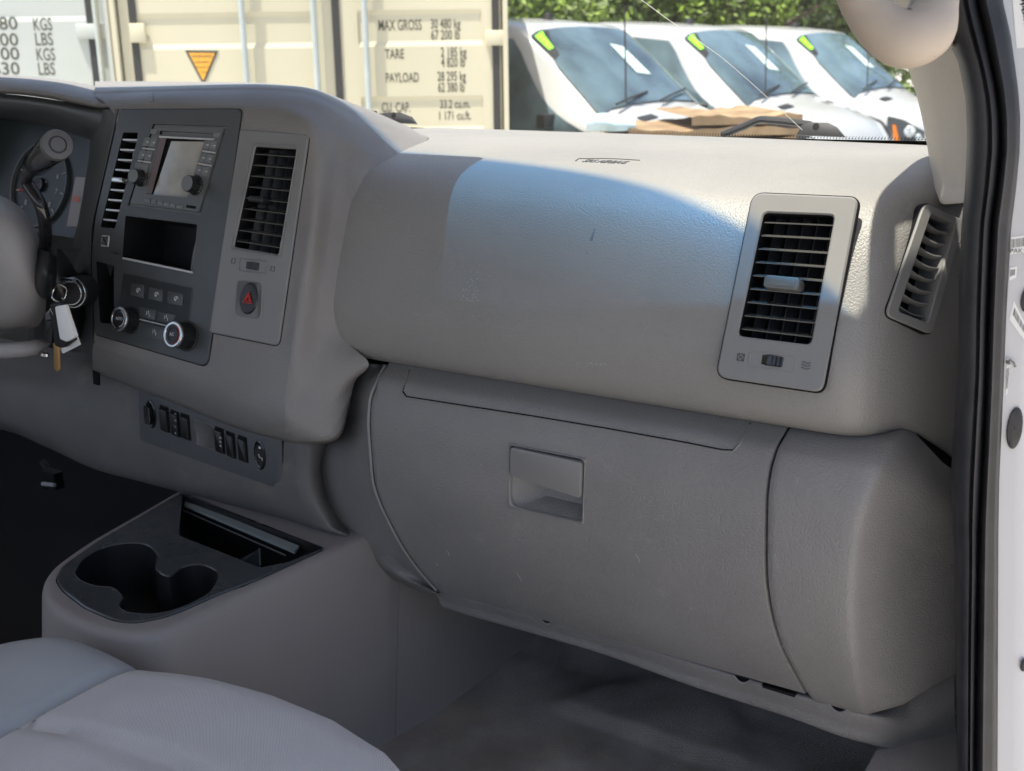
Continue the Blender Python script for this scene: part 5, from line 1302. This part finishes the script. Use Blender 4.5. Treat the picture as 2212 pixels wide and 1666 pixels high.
container('shipping_container', 'cream shipping container with orange warning triangle and weight markings, left of the vans', w1, 247, 1097, (M['cream'], M['tan']), 247,
  [('MAX GROSS', 817, 66, 22, 93), ('30 480 kg', 930, 62, 20, 64), ('67 200 lb', 931, 86, 20, 62),
   ('TARE', 832, 127, 20, 41), ('2 185 kg', 952, 123, 20, 56), ('4 820 lb', 953, 145, 20, 52),
   ('PAYLOAD', 833, 178, 20, 72), ('28 295 kg', 945, 175, 20, 62), ('62 380 lb', 946, 199, 20, 58),
   ('CU. CAP.', 825, 243, 21, 62), ('33.2 cu.m.', 950, 234, 18, 66), ('1 171 cu.ft.', 946, 259, 18, 70)],
  tri=[(400, 109), (472, 110), (440, 185)], rods=(530, 683, 792), gaskets=(292, 728, 1071), hinges=((281, 51, 318, 92), (1049, 66, 1095, 98)),
  steps=[(vz(268, w1), vz(212, w1)), (vz(86, w1), vz(32, w1)), (vz(-60, w1), vz(-120, w1)), (.35, .8)])
w2_ = 7.9
container('shipping_container', 'white shipping container cut off by the left edge of the view', w2_, -560, 243, (M['bluewhite'], M['bluewhite']), 243,
  [('30 480', -76, 65, 26, 112), ('KGS', 72, 66, 26, 40), ('67 200', -74, 100, 26, 113), ('LBS', 76, 98, 26, 38), ('2 100', -52, 130, 26, 94), ('KGS', 79, 131, 26, 40), ('4 630', -50, 162, 26, 94), ('LBS', 83, 162, 26, 36)],
  rods=(-60, 218), gaskets=(200,), hinges=((165, 52, 240, 84),), steps=[(vz(25, w2_), vz(-60, w2_)), (vz(300, w2_), vz(200, w2_)), (.4, .8)])

# ---------------- parked vans (built facing +x, z up, then turned)
def van_surface():
    # stations: x, roof z, belt z, half width at the top edge, half width at the belt, sill
    st = [(-2.35, 1.86, 1.10, .74, .88, .32), (-2.2, 1.93, 1.12, .76, .92, .3), (-1.4, 1.97, 1.12, .78, .93, .3), (-.4, 1.98, 1.12, .78, .93, .3), (.25, 1.95, 1.12, .76, .93, .3),
          (.60, 1.915, 1.12, .735, .925, .3), (.68, 1.895, 1.12, .725, .925, .3), (.93, 1.715, 1.13, .715, .92, .3), (1.2, 1.485, 1.12, .725, .92, .3), (1.48, 1.255, 1.10, .745, .91, .3),
          (1.53, 1.225, 1.09, .75, .91, .3), (1.7, 1.18, 1.05, .76, .905, .3), (1.95, 1.11, .98, .74, .885, .3), (2.15, 1.02, .90, .69, .83, .3), (2.27, .90, .78, .60, .75, .3), (2.33, .70, .62, .52, .68, .3), (2.34, .45, .42, .5, .66, .3)]
    return st
st = van_surface()
def vs_at(x):
    out = []
    for k in range(1, 6): out.append(table([(s[0], s[k]) for s in st], x))
    return out
def sec(x, side=1):
    zr, zb, wt, wb, sill = vs_at(x)
    crown = .03
    # param from centre top (v=0) to sill (v=1)
    return [Vector((x, 0, zr)), Vector((x, side*wt*.45, zr-crown*.25)), Vector((x, side*wt*.86, zr-crown)), Vector((x, side*wt, zr-crown-.045)), Vector((x, side*(wt+.035), zr-crown-.11 if zr-zb > .3 else (zr+zb)/2)),
            Vector((x, side*(wt+(wb-wt)*.72), zb+(zr-zb)*.33)), Vector((x, side*wb, zb)), Vector((x, side*(wb+.012), zb-.16)), Vector((x, side*wb, sill+.22)), Vector((x, side*(wb-.03), sill))]
def build_van(loc, rz, label):
    root = empty('white_van', loc, label, 'van', 'white vans parked in a row', rz)
    xs = []
    for a, b in zip(st, st[1:]):
        n = max(1, int((b[0]-a[0])/.10)); xs += [a[0]+(b[0]-a[0])*i/n for i in range(n)]
    xs.append(st[-1][0])
    G = [[p for p in reversed(sec(x, -1))][:-1]+sec(x, 1) for x in xs]
    mb = MB(); mb.grid(G)
    for gi in (0, -1):
        b = len(mb.v); mb.v += [p.copy() for p in G[gi]]; mb.f.append(list(range(b, b+len(G[gi])))); mb.m.append(0)
    mb.build('body_shell', M['vanpaint'], root, ang=50)
    def patch(name, pts, m, lift=.012, n=16, nv=10, parent=root, side=1, label=None):
        """quad patch on the upper skin: pts = 4 (x, v) where v 0..9 indexes the section"""
        rows = []
        for i in range(nv+1):
            r = []
            for j in range(n+1):
                a = Vector(pts[0]).lerp(Vector(pts[1]), j/n); b = Vector(pts[3]).lerp(Vector(pts[2]), j/n); q = a.lerp(b, i/nv)
                s = sec(q.x, 1 if q.y >= 0 else -1); v = abs(q.y); k = min(int(v), 8); p = s[k].lerp(s[k+1], v-k)
                nrm = Vector((.5 if q.x > .5 else 0, 0, .6)) if v < 3 else Vector((.05, 1 if q.y >= 0 else -1, .2))
                p = p+nrm.normalized()*lift; r.append(p)
            rows.append(r)
        mb = MB(); mb.grid(rows)
        return mb.build(name, m, parent, ang=70, label=label)
    g = patch('windscreen', [(.72, -2.95), (.72, 2.95), (1.47, 3.1), (1.47, -3.1)], M['vanglass'], .014)
    for s in (-1, 1):
        patch('side_window', [(-.35, 3.95*s), (.60, 3.95*s), (1.50, 6.4*s), (-.35, 6.4*s)], M['vanglass'], .014)
        patch('quarter_window', [(-1.5, 3.95*s), (-.45, 3.95*s), (-.45, 6.4*s), (-1.5, 6.4*s)], M['vanglass'], .014)
        # mirror
        mb = MB(); mb.box((1.05, s*.98-.07, 1.10), (1.13, s*.98+.07, 1.21), None, 0, .02); mi = mb.build('wing_mirror', M['vandark'], root)
        # wheel
        for x in (-1.55, 1.45):
            mw = MB(); m4 = Matrix.Translation((x, s*.80, .33)) @ Matrix.Rotation(R(-90*s), 4, 'X')
            mw.lathe([(.20, .02), (.29, .02), (.33, .03), (.34, .06), (.34, .12), (.32, .14), (.22, .145)], m4, 36); wv = mw.build('wheel', M['vandark'], root)
            MB().lathe([(.22, .13), (.21, .10), (.06, .12), (.0001, .13)], m4, 24).build('rim', M['silver'], wv)
        # headlamp with amber indicator set on the front corner
        hp = MB(); rows = []
        for i in range(9):
            r = []
            for j in range(13):
                x = 1.93+.35*j/12; zt = table([(1.93, 1.02), (2.1, .98), (2.28, .86)], x); zl = table([(1.93, .90), (2.1, .74), (2.28, .66)], x)
                z = zt+(zl-zt)*i/8; y = s*(table([(1.93, .90), (2.0, .885), (2.15, .84), (2.28, .72)], x)+.012)
                r.append(Vector((x, y, z)))
            rows.append(r)
        hp.grid(rows); h = hp.build('headlight', M['mesh'], root, ang=70)
        a = MB(); a.add([(1.99, s*.915, .93), (2.025, s*.912, .93), (2.075, s*.90, .76), (2.02, s*.91, .77)], [(0, 1, 2, 3)]); a.build('indicator', M['amber'], h, smooth=False)
        l = MB()
        for (x, z, rr_) in ((2.16, .86, .06), (2.23, .80, .035)):
            yy = s*(table([(1.93, .90), (2.0, .885), (2.15, .84), (2.28, .72)], x)+.02)
            l.lathe([(rr_, 0), (rr_*.8, .012), (.0001, .02)], Matrix.Translation((x, yy, z)) @ Vector((.5, s*.8, 0)).to_track_quat('Z', 'Y').to_matrix().to_4x4(), 20)
        l.build('lens', M['lamp'], h)
    for s in (-1, 1):
        for pts in ([(1.18, 3.85*s), (1.18, 7.6*s)], [(-.40, 3.85*s), (-.40, 7.6*s)]):
            L_ = []
            for i in range(9):
                x = pts[0][0]; v = abs(pts[0][1]+(pts[1][1]-pts[0][1])*i/8)
                if x > 1 and v < 6.5: v = 6.5
                k = min(int(v), 8); q = sec(x, s); p = q[k].lerp(q[k+1], v-k); L_.append(p+Vector((0, .004*s, 0)))
            MB().tube(L_, .006, 4).build('door_seam', M['vandark'], root)
        MB().box((-.30, s*.945, .98), (-.14, s*.965, 1.01), None, 0, .008).build('door_handle', M['vandark'], root)
    # grille, bonnet vents, wipers, antenna, stickers and a painted reflection on the windscreen
    MB().box((2.30, -.45, .55), (2.36, .45, .80), None, 0, .02).build('grille', M['mesh'], root)
    for y in (-.38, .38):
        p = patch('bonnet_vent', [(1.66, y*3.6-.35), (1.66, y*3.6+.35), (1.74, y*3.6+.35), (1.74, y*3.6-.35)], M['vandark'], .012, 4, 2)
    for y0, y1 in ((-.62, .0), (.02, .60)):
        MB().tube([(1.52, y0, 1.275), (1.46, (y0+y1)/2, 1.315), (1.40, y1, 1.345)], .010, 6).build('wiper', M['vandark'], root)
    MB().tube([(1.46, -.40, 1.27), (1.45, -.40, 1.62), (1.43, -.40, 2.03)], .007, 6).build('aerial', M['vandark'], root)
    MB().lathe([(.05, 0), (.035, .05), (.0001, .06)], Matrix.Translation((.35, 0, 1.94)), 10).build('roof_fin', M['vandark'], root)
    patch('window_banner', [(.73, -2.92), (.73, -1.6), (.96, -2.3), (.97, -2.97)], M['vandark'], .018, 8, 6).name = 'price_banner'
    patch('price_sticker', [(.745, -2.75), (.745, -1.9), (.90, -2.3), (.89, -2.8)], M['green'], .022, 6, 4, label='neon green price sticker in the windscreen corner')
    patch('reflection_patch', [(.92, .35), (.95, .85), (1.22, .95), (1.20, .38)], mat('painted_reflection', (.50, .62, .62), .3) if 'painted_reflection' not in bpy.data.materials else bpy.data.materials['painted_reflection'], .019, 4, 4).name = 'painted_reflection'  # pale patch stands in for a light streak reflected in the windscreen
    return root
VH = 50
dirv = (HR*math.sin(R(VH))-HD*math.cos(R(VH))); rz = math.atan2(dirv.y, dirv.x)
perp = (HR*math.cos(R(VH))+HD*math.sin(R(VH)))
def vloc(px, w, z): p = far(px, 85, w)-dirv*1.05; return (p.x, p.y, z)
base = Vector(vloc(1325, 10.2, -.03))
van1 = build_van(tuple(base), rz, 'nearest white van, behind the wooden boards, its windscreen to the right of the container')
for k, lb in ((1, 'middle white van of the three, seen between the nearest and the farthest'), (2, 'farthest white van, its headlight and orange indicator beside the beige pillar')):
    c = copy_tree(van1); c.location = base+perp*2.36*k+Vector((0, 0, -.035*k)); c['label'] = lb

# ---------------- stack of weathered boards and plastic in front of the vans
wb = 4.2
bs = empty('board_stack', tuple(far(1520, 260, wb)*1.0)[:2]+(0,), 'stack of weathered brown boards beyond the windscreen, in front of the vans', 'boards')
rs = random.Random(5); Pb = Pl(far(1520, 300, wb), HR+HD*.12, (0, 0, 1))
x0 = Pb.uv(1345, 262)[0]; x1 = Pb.uv(1737, 262)[0]; ytop = Pb.uv(1520, 256)[1]
for k in range(7):
    z0 = ytop-.030-k*.034; a = x0+rs.uniform(-.04, .05)-k*.01; b = x1-rs.uniform(0, .02)*(k+1)*.4
    if k == 0: a = x0+.25; z0 += .006
    if k == 1: a = x0+.02; b = x1
    mb = MB(); rows = []
    n = 24
    for d in (-.55, -.3, 0, .02):
        rows.append([Vector((a+(b-a)*i/n, z0+.028+.003*math.sin(i*1.3+k)+.006*math.sin(i*.37+k*2), -d*-1 if d <= 0 else .0)) for i in range(n+1)])
    rows[3] = [Vector((p.x, z0, 0)) for p in rows[2]]
    mb.grid([[Pb.M @ p for p in r] for r in rows]); mb.build('board', M['card'], bs, ang=30)
MB().box((x0+.03, -2, -.5), (x1-.04, ytop-.24, -.02), Pb.M).build('box_side', M['card'], bs, smooth=False)
pc = empty('plastic_sheet', tuple(far(1310, 265, wb)), 'crumpled pale blue plastic at the left end of the boards', 'plastic sheet')
C = [[far(x, y, wb+dw) for x, y, dw in r] for r in ([(1268, 282, 0), (1300, 284, -.05), (1340, 284, -.05), (1375, 280, 0)], [(1266, 262, .0), (1295, 262, -.08), (1330, 266, -.08), (1372, 268, 0)], [(1274, 250, .05), (1300, 246, 0), (1330, 250, 0), (1372, 262, .05)], [(1290, 246, .2), (1310, 244, .2), (1340, 250, .2), (1370, 258, .2)])]
MB().loft(C, 12, 12).build('crumpled_film', M['sheetplastic'], pc)

# ---------------- trees behind the vans
def tree(px, w, h, rad, m, label, nleaf, trunk=True, squash=1.0):
    p = far(px, 85, w); t = empty('tree', (p.x, p.y, 0), label, 'tree', 'trees behind the vans')
    rs = random.Random(int(px)+3)
    mb = MB()
    mb.tube([(p.x, p.y, 0), (p.x+rs.uniform(-.2, .2), p.y, h*.3), (p.x+rs.uniform(-.4, .4), p.y, h*.6)], [.22, .17, .09], 8)
    for k in range(7):
        a = rs.uniform(0, 6.28); z = h*rs.uniform(.22, .55); L_ = rad*rs.uniform(.5, .95)
        mb.tube([(p.x, p.y, z), (p.x+math.cos(a)*L_*.5, p.y+math.sin(a)*L_*.5, z+L_*.35), (p.x+math.cos(a)*L_, p.y+math.sin(a)*L_, z+L_*.6)], [.09, .06, .025], 6)
    mb.build('trunk', M['bark'], t)
    cr_ = MB(); cl = [(p.x+rs.gauss(0, .5)*rad, p.y+rs.gauss(0, .5)*rad, max(.7, h*rs.uniform(.14, .98)), rs.uniform(.35, .8)) for _ in range(34)]
    for _ in range(nleaf):
        cx, cy, cz, r = rs.choice(cl); d = Vector((rs.gauss(0, 1), rs.gauss(0, 1), rs.gauss(0, .8))).normalized()*r*rs.uniform(.5, 1.05)
        c = Vector((cx, cy, cz))+d; s = rs.uniform(.045, .095); u = Vector((rs.gauss(0, 1), rs.gauss(0, 1), rs.gauss(0, 1))).normalized(); v = u.orthogonal().normalized()
        cr_.add([c-u*s, c+v*s*.45, c+u*s, c-v*s*.45], [(0, 1, 2, 3)], None, rs.choice((0, 0, 1)))
    cr_.build('crown', m, t, smooth=False, recalc=False)
tree(1130, 17.5, 4.4, 1.7, [M['leaf2'], M['leaf']], 'bright green bushy tree just right of the container', 9000)
tree(1290, 18.5, 4.6, 1.9, [M['leaf'], M['leaf2']], 'mid green tree above the nearest van', 9000)
tree(1440, 19, 4.8, 1.8, [M['leaf'], M['leaf3']], 'green tree above the gap between the first two vans', 9000)
tree(1560, 18.5, 4.6, 1.7, [M['leaf2'], M['leaf']], 'yellow green tree above the middle van', 9000)
tree(1650, 20, 5.0, 1.8, [M['leaf3'], M['leaf']], 'dark tree with pale bare branches showing', 3000)
tree(1760, 19.5, 4.7, 1.8, [M['leaf'], M['leaf3']], 'green tree above the farthest van, left of the grab handle', 8000)
tree(1890, 20, 5.0, 1.9, [M['leaf3'], M['leaf']], 'dark green tree behind the grab handle', 4400)
tree(2020, 19, 4.8, 1.9, [M['leaf'], M['leaf2']], 'green tree hidden mostly by the beige pillar', 3600)
tree(980, 20, 5.0, 1.9, [M['leaf'], M['leaf3']], 'tree behind the cream container', 2500)
G = [[Vector((p.x, p.y, 0)) for p in (far(900+1500*j/30, 85, 17+i*2.5) for j in range(31))] for i in range(9)]
for i, r in enumerate(G):
    for p in r: p.z = .03+.012*i
tag(MB().grid(G).build('grass_verge', M['grassy'], None), kind='structure', label='grass verge under the trees', cat='grass')

for o in bpy.data.objects:
    if '_o' in o: del o['_o']
